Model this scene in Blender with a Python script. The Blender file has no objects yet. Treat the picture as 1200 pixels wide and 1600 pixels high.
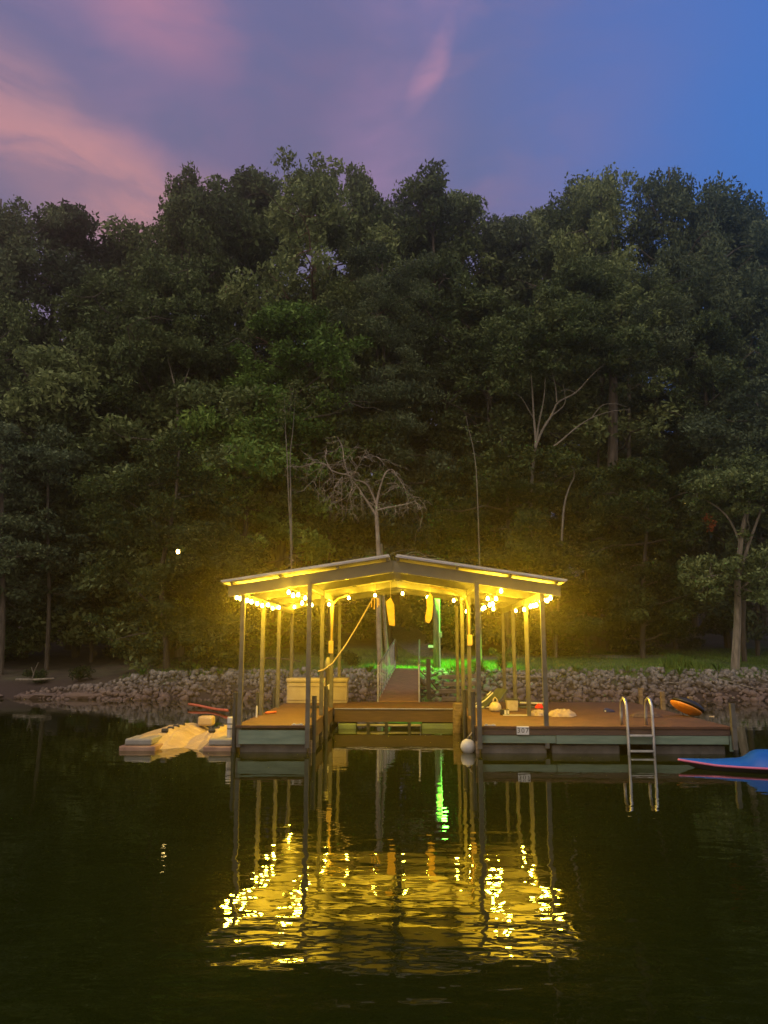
import bpy, math, random
import numpy as np
from mathutils import Vector

random.seed(7)
rng = np.random.default_rng(7)
R = math.radians
scene = bpy.context.scene

# ------------------------------------------------------------------ camera, sky, sun, exposure
CAM = np.array([0.0, 0.0, 2.1]); PITCH = R(10.0); YAW = R(1.88); FPX = 1202.0
cam_d = bpy.data.cameras.new('camera'); cam = bpy.data.objects.new('camera', cam_d)
scene.collection.objects.link(cam); scene.camera = cam
cam.location = CAM; cam.rotation_euler = (R(90) + PITCH, 0, YAW)
cam_d.sensor_fit = 'VERTICAL'; cam_d.sensor_height = 24.0; cam_d.lens = 24.0 * FPX / 1600.0
cam_d.clip_start = 0.1; cam_d.clip_end = 2000
scene.view_settings.view_transform = 'Standard'; scene.view_settings.look = 'None'
scene.view_settings.exposure = 0.0; scene.view_settings.gamma = 1.0
cy = scene.cycles
cy.max_bounces = 8; cy.diffuse_bounces = 2; cy.glossy_bounces = 3; cy.transmission_bounces = 4
cy.transparent_max_bounces = 8; cy.volume_bounces = 0
cy.use_denoising = True; cy.sample_clamp_indirect = 4.0; cy.sample_clamp_direct = 0
cy.use_light_tree = True

world = bpy.data.worlds.new('World'); scene.world = world; world.use_nodes = True
def build_world():
    nt = world.node_tree; N = nt.nodes; L = nt.links; N.clear()
    def node(t, **k):
        n = N.new(t)
        for a, b in k.items(): setattr(n, a, b)
        return n
    def math_(op, a, b=None, c=None, clamp=False):
        n = node('ShaderNodeMath', operation=op, use_clamp=clamp)
        for i, v in enumerate((a, b, c)):
            if v is None: continue
            if isinstance(v, (int, float)): n.inputs[i].default_value = v
            else: L.new(v, n.inputs[i])
        return n.outputs[0]
    def mixc(fac, a, b):
        n = node('ShaderNodeMix', data_type='RGBA')
        for s, v in ((n.inputs[0], fac), (n.inputs[6], a), (n.inputs[7], b)):
            if hasattr(v, 'links'): L.new(v, s)
            elif isinstance(v, tuple): s.default_value = (*v, 1)
            else: s.default_value = v
        return n.outputs[2]
    def sm(v, lo, hi):
        n = node('ShaderNodeMapRange', interpolation_type='SMOOTHSTEP')
        L.new(v, n.inputs[0]); n.inputs[1].default_value = lo; n.inputs[2].default_value = hi
        return n.outputs[0]
    tc = node('ShaderNodeTexCoord')
    nz = node('ShaderNodeTexNoise'); nz.inputs['Scale'].default_value = 2.6; nz.inputs['Detail'].default_value = 5
    nz.inputs['Roughness'].default_value = 0.55
    L.new(tc.outputs['Generated'], nz.inputs['Vector'])
    ctr = node('ShaderNodeVectorMath', operation='SUBTRACT'); L.new(nz.outputs['Color'], ctr.inputs[0]); ctr.inputs[1].default_value = (.5, .5, .5)
    scl = node('ShaderNodeVectorMath', operation='SCALE'); L.new(ctr.outputs[0], scl.inputs[0]); scl.inputs['Scale'].default_value = 0.12
    wv = node('ShaderNodeVectorMath', operation='ADD'); L.new(tc.outputs['Generated'], wv.inputs[0]); L.new(scl.outputs[0], wv.inputs[1])
    sep = node('ShaderNodeSeparateXYZ'); L.new(wv.outputs[0], sep.inputs[0])
    X, Y, Z = sep.outputs
    # wide drift from mauve in the west to clear blue in the east
    side = math_('ADD', X, math_('MULTIPLY', Z, 0.12))
    col = mixc(sm(side, 0.0, 0.50), (.138, .130, .258), (.030, .150, .55))
    top = sm(Z, 0.5, 0.78)
    col = mixc(math_('MULTIPLY', top, .35), col, (.10, .13, .42))
    cloudn = sm(nz.outputs['Fac'], .42, .68)
    mp = node('ShaderNodeMapping'); mp.inputs['Rotation'].default_value = (0, R(35), 0); mp.inputs['Scale'].default_value = (2.2, 1.0, 6.5); L.new(wv.outputs[0], mp.inputs[0])
    wz = node('ShaderNodeTexNoise'); wz.inputs['Scale'].default_value = 1.7; wz.inputs['Detail'].default_value = 8; wz.inputs['Roughness'].default_value = .6; wz.inputs['Distortion'].default_value = .35
    L.new(mp.outputs[0], wz.inputs['Vector']); wisp = sm(wz.outputs['Fac'], .40, .66)
    west = sm(side, .44, .05)
    col = mixc(math_('MULTIPLY', math_('MULTIPLY', wisp, west), .62), col, (.26, .165, .31))
    def blob(cx, cyy, ang, s1, s2, colr, amt, col):
        d = ray(cx, cyy); d /= np.linalg.norm(d)
        r_ = np.array([math.cos(YAW), math.sin(YAW), 0]); u_ = np.cross(r_, d)
        a1 = r_ * math.cos(ang) + u_ * math.sin(ang); a2 = -r_ * math.sin(ang) + u_ * math.cos(ang)
        sub = node('ShaderNodeVectorMath', operation='SUBTRACT'); L.new(wv.outputs[0], sub.inputs[0]); sub.inputs[1].default_value = tuple(d)
        outs = []
        for a, s in ((a1, s1), (a2, s2)):
            dt = node('ShaderNodeVectorMath', operation='DOT_PRODUCT'); L.new(sub.outputs[0], dt.inputs[0]); dt.inputs[1].default_value = tuple(a / s)
            outs.append(math_('POWER', math_('ABSOLUTE', dt.outputs['Value']), 2))
        v = math_('SUBTRACT', 1.0, math_('ADD', outs[0], outs[1]), clamp=True)
        v = math_('POWER', v, 1.4)
        v = math_('MULTIPLY', v, math_('ADD', .18, math_('ADD', math_('MULTIPLY', cloudn, .32), math_('MULTIPLY', wisp, .60))), clamp=True)
        return mixc(math_('MULTIPLY', v, amt), col, colr)
    col = blob(150, 290, R(-36), .25, .085, (.70, .30, .28), 1.0, col)
    col = blob(250, 350, R(-10), .24, .09, (.50, .24, .27), .9, col)
    col = blob(10, 110, R(-40), .09, .045, (.36, .21, .29), .7, col)
    col = blob(245, 15, R(-25), .11, .06, (.48, .21, .32), 1.0, col)
    col = blob(672, 112, R(74), .062, .020, (.62, .28, .40), 1.0, col)
    col = blob(640, 15, R(-10), .09, .04, (.34, .21, .42), .8, col)
    col = blob(610, 250, R(80), .17, .10, (.34, .20, .38), .8, col)
    col = blob(450, 130, R(0), .22, .16, (.105, .10, .25), .5, col)
    # afterglow low behind the viewer
    back = sm(Y, 0.1, -0.6)
    col = mixc(back, col, (.72, .62, .56))
    sky = node('ShaderNodeTexSky', sky_type='NISHITA'); sky.sun_disc = False
    sky.sun_elevation = R(1.0); sky.sun_rotation = R(200); sky.altitude = 200
    bg1 = node('ShaderNodeBackground'); L.new(sky.outputs[0], bg1.inputs[0]); bg1.inputs[1].default_value = 0.05
    bg2 = node('ShaderNodeBackground'); L.new(col, bg2.inputs[0]); bg2.inputs[1].default_value = 1.08
    add = node('ShaderNodeAddShader'); L.new(bg1.outputs[0], add.inputs[0]); L.new(bg2.outputs[0], add.inputs[1])
    out = node('ShaderNodeOutputWorld'); L.new(add.outputs[0], out.inputs[0])

FW = np.array([-math.sin(YAW) * math.cos(PITCH), math.cos(YAW) * math.cos(PITCH), math.sin(PITCH)])
RT = np.array([math.cos(YAW), math.sin(YAW), 0.0]); UP = np.cross(RT, FW)
def ray(x, y): return FW + RT * (x - 600) / FPX + UP * (800 - y) / FPX
def at(x, y, Y):                      # survey of the photograph: point of a sight line at distance Y
    d = ray(x, y); return CAM + d * (Y / d[1])
def onx(x, y, X):
    d = ray(x, y); return CAM + d * ((X - CAM[0]) / d[0])
def onz(x, y, z):
    d = ray(x, y); return CAM + d * ((z - CAM[2]) / d[2])
build_world()

sun_d = bpy.data.lights.new('sun', 'SUN'); sun_d.energy = 1.1; sun_d.angle = R(22); sun_d.color = (1.0, .86, .78)
sun = bpy.data.objects.new('sun', sun_d); scene.collection.objects.link(sun)
sun.rotation_euler = (R(36), 0, R(-38))      # faint afterglow coming over the lake from behind the viewer

# ------------------------------------------------------------------ helpers
class MB:
    def __init__(s): s.V = []; s.F = []; s.n = 0
    def add(s, v, f):
        v = np.asarray(v, float); s.V.append(v); s.F += [tuple(i + s.n for i in q) for q in f]; s.n += len(v); return s
    def box(s, x0, x1, y0, y1, z0, z1):
        v = [(x, y, z) for x in (x0, x1) for y in (y0, y1) for z in (z0, z1)]
        return s.add(v, [(0, 1, 3, 2), (4, 6, 7, 5), (0, 4, 5, 1), (2, 3, 7, 6), (0, 2, 6, 4), (1, 5, 7, 3)])
    def beam(s, a, b, w, h, up=(0, 0, 1)):
        a = np.array(a, float); b = np.array(b, float); d = b - a; d /= np.linalg.norm(d)
        sd = np.cross(d, up); sd /= np.linalg.norm(sd); u = np.cross(sd, d)
        v = [p + sd * i * w / 2 + u * j * h / 2 for p in (a, b) for i in (-1, 1) for j in (-1, 1)]
        return s.add(v, [(0, 1, 3, 2), (4, 6, 7, 5), (0, 4, 5, 1), (2, 3, 7, 6), (0, 2, 6, 4), (1, 5, 7, 3)])
    def tube(s, pts, rad, n=8, cap=True):
        pts = np.asarray(pts, float); m = len(pts)
        rad = np.full(m, rad, float) if np.isscalar(rad) else np.asarray(rad, float)
        t = np.gradient(pts, axis=0); t /= np.linalg.norm(t, axis=1)[:, None] + 1e-9
        ref = np.array([0.03, 0.05, 1.0]) if abs(t[0][2]) < .9 else np.array([1.0, 0.05, 0.03])
        v = []
        for i in range(m):
            a = np.cross(t[i], ref); a /= np.linalg.norm(a) + 1e-9; b = np.cross(t[i], a)
            for k in range(n):
                th = 2 * math.pi * k / n; v.append(pts[i] + rad[i] * (a * math.cos(th) + b * math.sin(th)))
        f = [(i * n + k, i * n + (k + 1) % n, (i + 1) * n + (k + 1) % n, (i + 1) * n + k) for i in range(m - 1) for k in range(n)]
        if cap: f += [tuple(range(n))[::-1], tuple(range((m - 1) * n, m * n))]
        return s.add(v, f)
    def lathe(s, c, prof, n=20, axis='z'):
        v = []
        for r, h in prof:
            for k in range(n):
                th = 2 * math.pi * k / n; p = (r * math.cos(th), r * math.sin(th), h)
                if axis == 'x': p = (p[2], p[0], p[1])
                if axis == 'y': p = (p[0], p[2], p[1])
                v.append((c[0] + p[0], c[1] + p[1], c[2] + p[2]))
        m = len(prof)
        f = [(i * n + k, i * n + (k + 1) % n, (i + 1) * n + (k + 1) % n, (i + 1) * n + k) for i in range(m - 1) for k in range(n)]
        f += [tuple(range(n))[::-1], tuple(range((m - 1) * n, m * n))]
        return s.add(v, f)
    def grid(s, P):                    # P[i][j] points
        P = np.asarray(P, float); a, b = P.shape[:2]
        return s.add(P.reshape(-1, 3), [(i * b + j, (i + 1) * b + j, (i + 1) * b + j + 1, i * b + j + 1) for i in range(a - 1) for j in range(b - 1)])
    def data(s, name, mat, origin=(0, 0, 0), smooth=False):
        me = bpy.data.meshes.new(name)
        V = np.concatenate(s.V) - np.array(origin, float)
        me.from_pydata(V.tolist(), [], s.F); me.update()
        me.materials.append(mat)
        if smooth: me.shade_smooth()
        return me
    def build(s, name, mat, parent=None, smooth=False, bevel=0, auto=False):
        if parent is None:
            V = np.concatenate(s.V); org = ((V[:, 0].min() + V[:, 0].max()) / 2, (V[:, 1].min() + V[:, 1].max()) / 2, V[:, 2].min())
        else: org = parent['_o']
        o = bpy.data.objects.new(name, s.data(name, mat, org, smooth)); scene.collection.objects.link(o)
        if parent is None: o.location = org
        else: o.parent = parent
        o['_o'] = [float(q) for q in org]
        if bevel:
            m = o.modifiers.new('bevel', 'BEVEL'); m.width = bevel; m.segments = 2; m.limit_method = 'ANGLE'
        return o

def fast_mesh(name, V, F4, mat):
    me = bpy.data.meshes.new(name)
    me.vertices.add(len(V)); me.vertices.foreach_set('co', V.astype(np.float32).ravel())
    k = F4.shape[1]
    me.loops.add(F4.size); me.loops.foreach_set('vertex_index', F4.astype(np.int32).ravel())
    me.polygons.add(len(F4)); me.polygons.foreach_set('loop_start', np.arange(0, F4.size, k, dtype=np.int32))
    me.polygons.foreach_set('loop_total', np.full(len(F4), k, dtype=np.int32))
    me.update(calc_edges=True); me.materials.append(mat); return me

def tag(o, label=None, cat=None, group=None, kind=None):
    if label: o['label'] = label
    if cat: o['category'] = cat
    if group: o['group'] = group
    if kind: o['kind'] = kind
    return o
def thing(name, loc, label, cat, group=None):
    o = bpy.data.objects.new(name, None); scene.collection.objects.link(o)
    o.location = loc; o['_o'] = [float(q) for q in loc]; o.empty_display_size = .2
    return tag(o, label, cat, group)

def mat(name, col, rough=.7, col2=None, scale=5, metal=0, bump=0, bscale=30, spec=.5, detail=4, coords='Object', stretch=None):
    m = bpy.data.materials.new(name); m.use_nodes = True; nt = m.node_tree; b = nt.nodes['Principled BSDF']
    b.inputs['Base Color'].default_value = (*col, 1); b.inputs['Roughness'].default_value = rough
    b.inputs['Metallic'].default_value = metal; b.inputs['Specular IOR Level'].default_value = spec
    tc = nt.nodes.new('ShaderNodeTexCoord'); src = tc.outputs[coords]
    if stretch:
        mp = nt.nodes.new('ShaderNodeMapping'); mp.inputs['Scale'].default_value = stretch; nt.links.new(src, mp.inputs[0]); src = mp.outputs[0]
    if col2:
        n = nt.nodes.new('ShaderNodeTexNoise'); n.inputs['Scale'].default_value = scale; n.inputs['Detail'].default_value = detail
        nt.links.new(src, n.inputs['Vector'])
        rp = nt.nodes.new('ShaderNodeValToRGB'); rp.color_ramp.elements[0].position = .35; rp.color_ramp.elements[1].position = .65
        rp.color_ramp.elements[0].color = (*col, 1); rp.color_ramp.elements[1].color = (*col2, 1)
        nt.links.new(n.outputs['Fac'], rp.inputs[0]); nt.links.new(rp.outputs[0], b.inputs['Base Color'])
    if bump:
        n2 = nt.nodes.new('ShaderNodeTexNoise'); n2.inputs['Scale'].default_value = bscale; n2.inputs['Detail'].default_value = 4
        nt.links.new(src, n2.inputs['Vector'])
        bp = nt.nodes.new('ShaderNodeBump'); bp.inputs['Strength'].default_value = bump; bp.inputs['Distance'].default_value = .02
        nt.links.new(n2.outputs['Fac'], bp.inputs['Height']); nt.links.new(bp.outputs[0], b.inputs['Normal'])
    return m

def leafmat(name, c1, c2, c3, trans=.25):
    m = bpy.data.materials.new(name); m.use_nodes = True; nt = m.node_tree; N = nt.nodes; L = nt.links; b = N['Principled BSDF']
    g = N.new('ShaderNodeNewGeometry'); oi = N.new('ShaderNodeObjectInfo')
    tc = N.new('ShaderNodeTexCoord'); nz = N.new('ShaderNodeTexNoise'); nz.inputs['Scale'].default_value = .45; nz.inputs['Detail'].default_value = 3
    L.new(tc.outputs['Object'], nz.inputs['Vector'])
    a = N.new('ShaderNodeMath'); a.operation = 'MULTIPLY_ADD'; L.new(g.outputs['Random Per Island'], a.inputs[0]); a.inputs[1].default_value = .6
    sb = N.new('ShaderNodeMath'); sb.operation = 'MULTIPLY_ADD'; L.new(nz.outputs['Fac'], sb.inputs[0]); sb.inputs[1].default_value = 1.5; sb.inputs[2].default_value = -.85
    L.new(sb.outputs[0], a.inputs[2])
    a2 = N.new('ShaderNodeMath'); a2.operation = 'MULTIPLY_ADD'; L.new(oi.outputs['Random'], a2.inputs[0]); a2.inputs[1].default_value = .6; L.new(a.outputs[0], a2.inputs[2])
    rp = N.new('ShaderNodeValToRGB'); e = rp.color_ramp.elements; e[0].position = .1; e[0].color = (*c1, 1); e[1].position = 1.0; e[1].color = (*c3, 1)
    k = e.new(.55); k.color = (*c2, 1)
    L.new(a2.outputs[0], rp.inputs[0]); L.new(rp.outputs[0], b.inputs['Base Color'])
    b.inputs['Roughness'].default_value = .75; b.inputs['Specular IOR Level'].default_value = .2
    tr = N.new('ShaderNodeBsdfTranslucent'); L.new(rp.outputs[0], tr.inputs[0])
    mx = N.new('ShaderNodeMixShader'); mx.inputs[0].default_value = trans; L.new(b.outputs[0], mx.inputs[1]); L.new(tr.outputs[0], mx.inputs[2])
    L.new(mx.outputs[0], N['Material Output'].inputs['Surface']); return m

def rockmat():
    m = mat('stone', (.07, .064, .055), .85, (.185, .172, .15), 2.2, bump=.6, bscale=9)
    nt = m.node_tree; N = nt.nodes; L = nt.links; b = N['Principled BSDF']; rp = b.inputs['Base Color'].links[0].from_socket
    g = N.new('ShaderNodeNewGeometry'); s = N.new('ShaderNodeSeparateXYZ'); L.new(g.outputs['Position'], s.inputs[0])
    # silt from the lake's high-water mark stains the lower stones red brown
    nz = N.new('ShaderNodeTexNoise'); nz.inputs['Scale'].default_value = .8; L.new(g.outputs['Position'], nz.inputs['Vector'])
    ad = N.new('ShaderNodeMath'); ad.operation = 'MULTIPLY_ADD'; L.new(nz.outputs['Fac'], ad.inputs[0]); ad.inputs[1].default_value = -.5; L.new(s.outputs[2], ad.inputs[2])
    mr = N.new('ShaderNodeMapRange'); L.new(ad.outputs[0], mr.inputs[0]); mr.inputs[1].default_value = -.05; mr.inputs[2].default_value = .65
    mr.inputs[3].default_value = .85; mr.inputs[4].default_value = 0
    mx = N.new('ShaderNodeMix'); mx.data_type = 'RGBA'; L.new(mr.outputs[0], mx.inputs[0]); L.new(rp, mx.inputs[6]); mx.inputs[7].default_value = (.095, .06, .045, 1)
    rv = N.new('ShaderNodeMath'); rv.operation = 'MULTIPLY_ADD'; L.new(g.outputs['Random Per Island'], rv.inputs[0]); rv.inputs[1].default_value = .8; rv.inputs[2].default_value = .55
    oi = N.new('ShaderNodeObjectInfo'); r2 = N.new('ShaderNodeMath'); r2.operation = 'MULTIPLY_ADD'; L.new(oi.outputs['Random'], r2.inputs[0]); r2.inputs[1].default_value = .4; L.new(rv.outputs[0], r2.inputs[2])
    vm = N.new('ShaderNodeVectorMath'); vm.operation = 'SCALE'; L.new(mx.outputs[2], vm.inputs[0]); L.new(r2.outputs[0], vm.inputs['Scale'])
    L.new(vm.outputs[0], b.inputs['Base Color']); return m

M = {}
M['leaf_oak'] = leafmat('leaf_oak', (0.055, 0.082, 0.028), (0.135, 0.18, 0.062), (0.27, 0.32, 0.12))
M['leaf_dark'] = leafmat('leaf_dark', (0.042, 0.062, 0.034), (0.095, 0.13, 0.062), (0.185, 0.225, 0.105))
M['leaf_fresh'] = leafmat('leaf_fresh', (0.06, 0.11, 0.02), (0.14, 0.24, 0.045), (0.26, 0.37, 0.08))
M['leaf_under'] = leafmat('leaf_under', (.016,.028,.008), (.045,.070,.016), (.115,.15,.035))  # understory leaves, canopy shade darkened into the greens
M['leaf_pale'] = leafmat('leaf_pale', (.08, .11, .03), (.14, .17, .05), (.22, .25, .09))
M['leaf_rust'] = leafmat('leaf_rust', (.20, .05, .015), (.33, .09, .03), (.4, .14, .05))
M['grass'] = leafmat('grass_blade', (.06, .12, .018), (.11, .20, .03), (.18, .26, .06))
M['bark'] = mat('bark', (.045, .036, .026), .9, (.11, .09, .07), 3, bump=1, bscale=12, stretch=(3, 3, .6))
M['bark_pale'] = mat('bark_pale', (.12, .105, .08), .9, (.24, .21, .165), 2.5, bump=.8, bscale=14, stretch=(3, 3, .7))
M['bark_dead'] = mat('bark_dead', (.20, .16, .12), .9, (.33, .27, .21), 3, bump=.6, bscale=14)
M['bark_red'] = mat('bark_red', (.10, .055, .035), .9, (.19, .11, .075), 3, bump=1, bscale=10, stretch=(3, 3, .6))
M['stone'] = rockmat()
M['steel'] = mat('galvanised_steel', (.085, .085, .075), .5, (.13, .13, .115), 6, metal=.25, bump=.1, bscale=20)
M['post'] = mat('weathered_steel_post', (.062, .060, .053), .6, (.10, .097, .086), 7, metal=.15)
M['roof_sheet'] = mat('painted_roof_sheet', (.55, .53, .46), .5, (.63, .61, .54), 3, metal=.0)
M['fascia'] = mat('olive_grey_fascia', (.095, .098, .08), .6, (.125, .125, .10), 3)
M['deck'] = mat('rust_brown_decking', (.058, .026, .014), .8, (.098, .042, .021), 3.5, bump=.35, bscale=45, detail=7)
M['brown_board'] = mat('brown_board', (.055, .032, .025), .75, (.085, .05, .038), 5, bump=.3, bscale=20, stretch=(.5, 1, 5))
M['green_board'] = mat('green_painted_board', (.095, .150, .112), .7, (.145, .205, .155), 3, bump=.25, bscale=20, stretch=(.6, 1, 4), detail=7)
M['float'] = mat('grey_float_foam', (.07, .065, .06), .85, (.12, .11, .10), 4, bump=.5, bscale=14, detail=7)
M['dark_wood'] = mat('dark_wet_wood', (.025, .02, .014), .75, (.06, .045, .03), 5, bump=.6, bscale=14, stretch=(4, 4, .5))
M['timber'] = mat('weathered_timber', (.10, .07, .045), .85, (.21, .155, .10), 5, bump=.6, bscale=20, stretch=(.4, 4, 4))
M['dark_steel'] = mat('dark_steel', (.03, .032, .028), .6, (.055, .055, .05), 6, metal=.3)
M['concrete'] = mat('ramp_decking', (.14, .075, .045), .85, (.20, .11, .068), 5, bump=.4, bscale=35)
M['beige_plastic'] = mat('beige_plastic', (.34, .25, .13), .55, (.44, .33, .18), 3, bump=.12, bscale=12)
M['beige_box'] = mat('cream_resin', (.28, .23, .15), .5, (.33, .28, .19), 2.5)
M['grey_plastic'] = mat('grey_plastic', (.19, .185, .165), .6, (.25, .24, .215), 5, bump=.15, bscale=12)
M['stain_plastic'] = mat('silt_stained_plastic', (.20, .115, .08), .7, (.30, .19, .13), 5, bump=.3, bscale=12)
M['white_plastic'] = mat('white_plastic', (.42, .42, .40), .45, (.52, .51, .49), 4)
M['grey_white'] = mat('dull_white', (.5, .5, .47), .55, (.62, .61, .58), 6)
M['black'] = mat('black_rubber', (.015, .015, .016), .55)
M['navy'] = mat('navy_fabric', (.015, .02, .10), .8)
M['dark_grey'] = mat('dark_slate_fabric', (.035, .045, .055), .65, (.06, .075, .09), 8)
M['orange'] = mat('orange_plastic', (.6, .20, .015), .4, (.7, .26, .02), 4)
M['coral'] = mat('coral_foam', (.55, .11, .05), .6, (.62, .15, .07), 4)
M['red'] = mat('red_fabric', (.7, .02, .015), .7)
M['pink_cloth'] = mat('washed_pink_towel', (.26, .20, .19), .95, (.36, .29, .27), 9, bump=.6, bscale=45)
M['bag'] = mat('milky_bag', (.38, .32, .24), .5, (.46, .40, .30), 12)
M['blue'] = mat('bright_blue_vinyl', (.003, .085, .40), .38, (.006, .10, .46), 3)
M['pink'] = mat('pink_rim', (.5, .12, .24), .5)
M['silver'] = mat('aluminium', (.38, .38, .37), .35, (.5, .5, .48), 7, metal=.75)
M['rope'] = mat('pale_rope', (.42, .33, .2), .9, (.55, .45, .3), 40, bump=.5, bscale=90)
M['lamp_yellow_plastic'] = mat('lamp_yellow_foam', (.72, .55, .28), .8, (.82, .66, .36), 8, bump=.4, bscale=30)  # pale foam with the bulbs' yellow light tinted into its colour
def translucent(m, f):
    nt = m.node_tree; N = nt.nodes; L = nt.links; b = N['Principled BSDF']; t = N.new('ShaderNodeBsdfTranslucent'); L.new(b.inputs['Base Color'].links[0].from_socket, t.inputs[0])
    x = N.new('ShaderNodeMixShader'); x.inputs[0].default_value = f; L.new(b.outputs[0], x.inputs[1]); L.new(t.outputs[0], x.inputs[2]); L.new(x.outputs[0], N['Material Output'].inputs['Surface'])
translucent(M['lamp_yellow_plastic'], .6)

def ground_mat():
    m = mat('ground_soil', (.035, .026, .016), .95, (.075, .055, .033), 1.6, bump=1, bscale=6, detail=8)
    nt = m.node_tree; N = nt.nodes; L = nt.links; b = N['Principled BSDF']; rp = b.inputs['Base Color'].links[0].from_socket
    at_ = N.new('ShaderNodeAttribute'); at_.attribute_name = 'cover'
    nz = N.new('ShaderNodeTexNoise'); nz.inputs['Scale'].default_value = .9; nz.inputs['Detail'].default_value = 8
    tc = N.new('ShaderNodeTexCoord'); L.new(tc.outputs['Object'], nz.inputs['Vector'])
    gr = N.new('ShaderNodeValToRGB'); gr.color_ramp.elements[0].color = (.06, .11, .020, 1); gr.color_ramp.elements[1].color = (.11, .165, .036, 1)
    gr.color_ramp.elements[0].position = .35; gr.color_ramp.elements[1].position = .65
    L.new(nz.outputs['Fac'], gr.inputs[0])
    sp = N.new('ShaderNodeSeparateColor'); L.new(at_.outputs['Color'], sp.inputs[0])
    f = N.new('ShaderNodeMath'); f.operation = 'MULTIPLY_ADD'; L.new(nz.outputs['Fac'], f.inputs[0]); f.inputs[1].default_value = 1.0; f.inputs[2].default_value = -.5
    f2 = N.new('ShaderNodeMath'); f2.operation = 'ADD'; f2.use_clamp = True; L.new(sp.outputs[0], f2.inputs[0]); L.new(f.outputs[0], f2.inputs[1])
    mx = N.new('ShaderNodeMix'); mx.data_type = 'RGBA'; L.new(f2.outputs[0], mx.inputs[0]); L.new(rp, mx.inputs[6]); L.new(gr.outputs[0], mx.inputs[7])
    mx2 = N.new('ShaderNodeMix'); mx2.data_type = 'RGBA'; L.new(sp.outputs[1], mx2.inputs[0]); L.new(mx.outputs[2], mx2.inputs[6]); mx2.inputs[7].default_value = (.045, .028, .020, 1)
    L.new(mx2.outputs[2], b.inputs['Base Color']); return m
M['ground'] = ground_mat()
M['path'] = mat('pale_gravel', (.13, .12, .10), .95, (.2, .185, .16), 5, bump=.8, bscale=30, detail=8)

# ------------------------------------------------------------------ terrain and water
def wob(x, a, s): return a * (np.sin(x * .37 + s) + .5 * np.sin(x * .93 + 2 * s) + .3 * np.sin(x * 2.1 + 3.1 * s))
def shoreY(x): return 32.1 + wob(np.asarray(x, float), .22, 1.3) + np.clip((np.asarray(x, float) - 14) * .12, 0, 6)
def ground(x, y):
    x = np.asarray(x, float); y = np.asarray(y, float); t = y - shoreY(x)
    left = np.clip((-x - 11) / 6, 0, 1)               # low clay shelf on the left
    bank = 1.04 - .42 * left; run = 1.55 + 1.2 * left
    z = np.where(t < 0, np.maximum(t * .6, -3), 0)
    k = np.clip(t / run, 0, 1); z = z + np.where(t > 0, bank * (k * 1.25 - .25 * k * k), 0)
    g = np.clip(t - run, 0, None)
    z = z + np.minimum(g, 8) * (.085 + .04 * left) + np.clip(g - 8, 0, 70) * .15 + np.clip(g - 78, 0, None) * .02
    z = z + np.where(t > 0, wob(x + y * .7, .035, .4) + wob(y - x * .4, .03, 2.2), 0) * np.clip(t, 0, 1)
    return z

ys = np.concatenate([np.array([-400, -200, -80, -20, 10, 22, 27]), np.arange(30, 48, .3), np.arange(48, 80, 1.2), np.array([82, 90, 100, 120, 150, 200, 300, 500])])
xs = np.concatenate([np.array([-500, -300, -160, -100, -70]), np.arange(-50, 50.1, .5), np.array([70, 100, 160, 300, 500])])
GX, GY = np.meshgrid(xs, ys, indexing='ij'); GZ = ground(GX, GY)
P = np.stack([GX, GY, GZ], -1)
g = MB().grid(P).build('ground', M['ground'], smooth=True); tag(g, kind='structure')
PF = P.reshape(-1, 3)
t_ = PF[:, 1] - shoreY(PF[:, 0])
lawn = np.clip((t_ - 1.0) / .8, 0, 1) * np.clip((14 - t_) / 4, 0, 1) * np.clip((PF[:, 0] + 9) / 5, 0, 1)
clay = np.clip((.95 - t_) / .5, 0, 1) + np.clip((-PF[:, 0] - 12) / 4, 0, 1) * np.clip((3 - t_) / .8, 0, 1)
ca = g.data.color_attributes.new('cover', 'FLOAT_COLOR', 'POINT')
cc = np.zeros((len(PF), 4), np.float32); cc[:, 0] = lawn * .95; cc[:, 1] = np.clip(clay, 0, 1); cc[:, 3] = 1
ca.data.foreach_set('color', cc.ravel())

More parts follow.
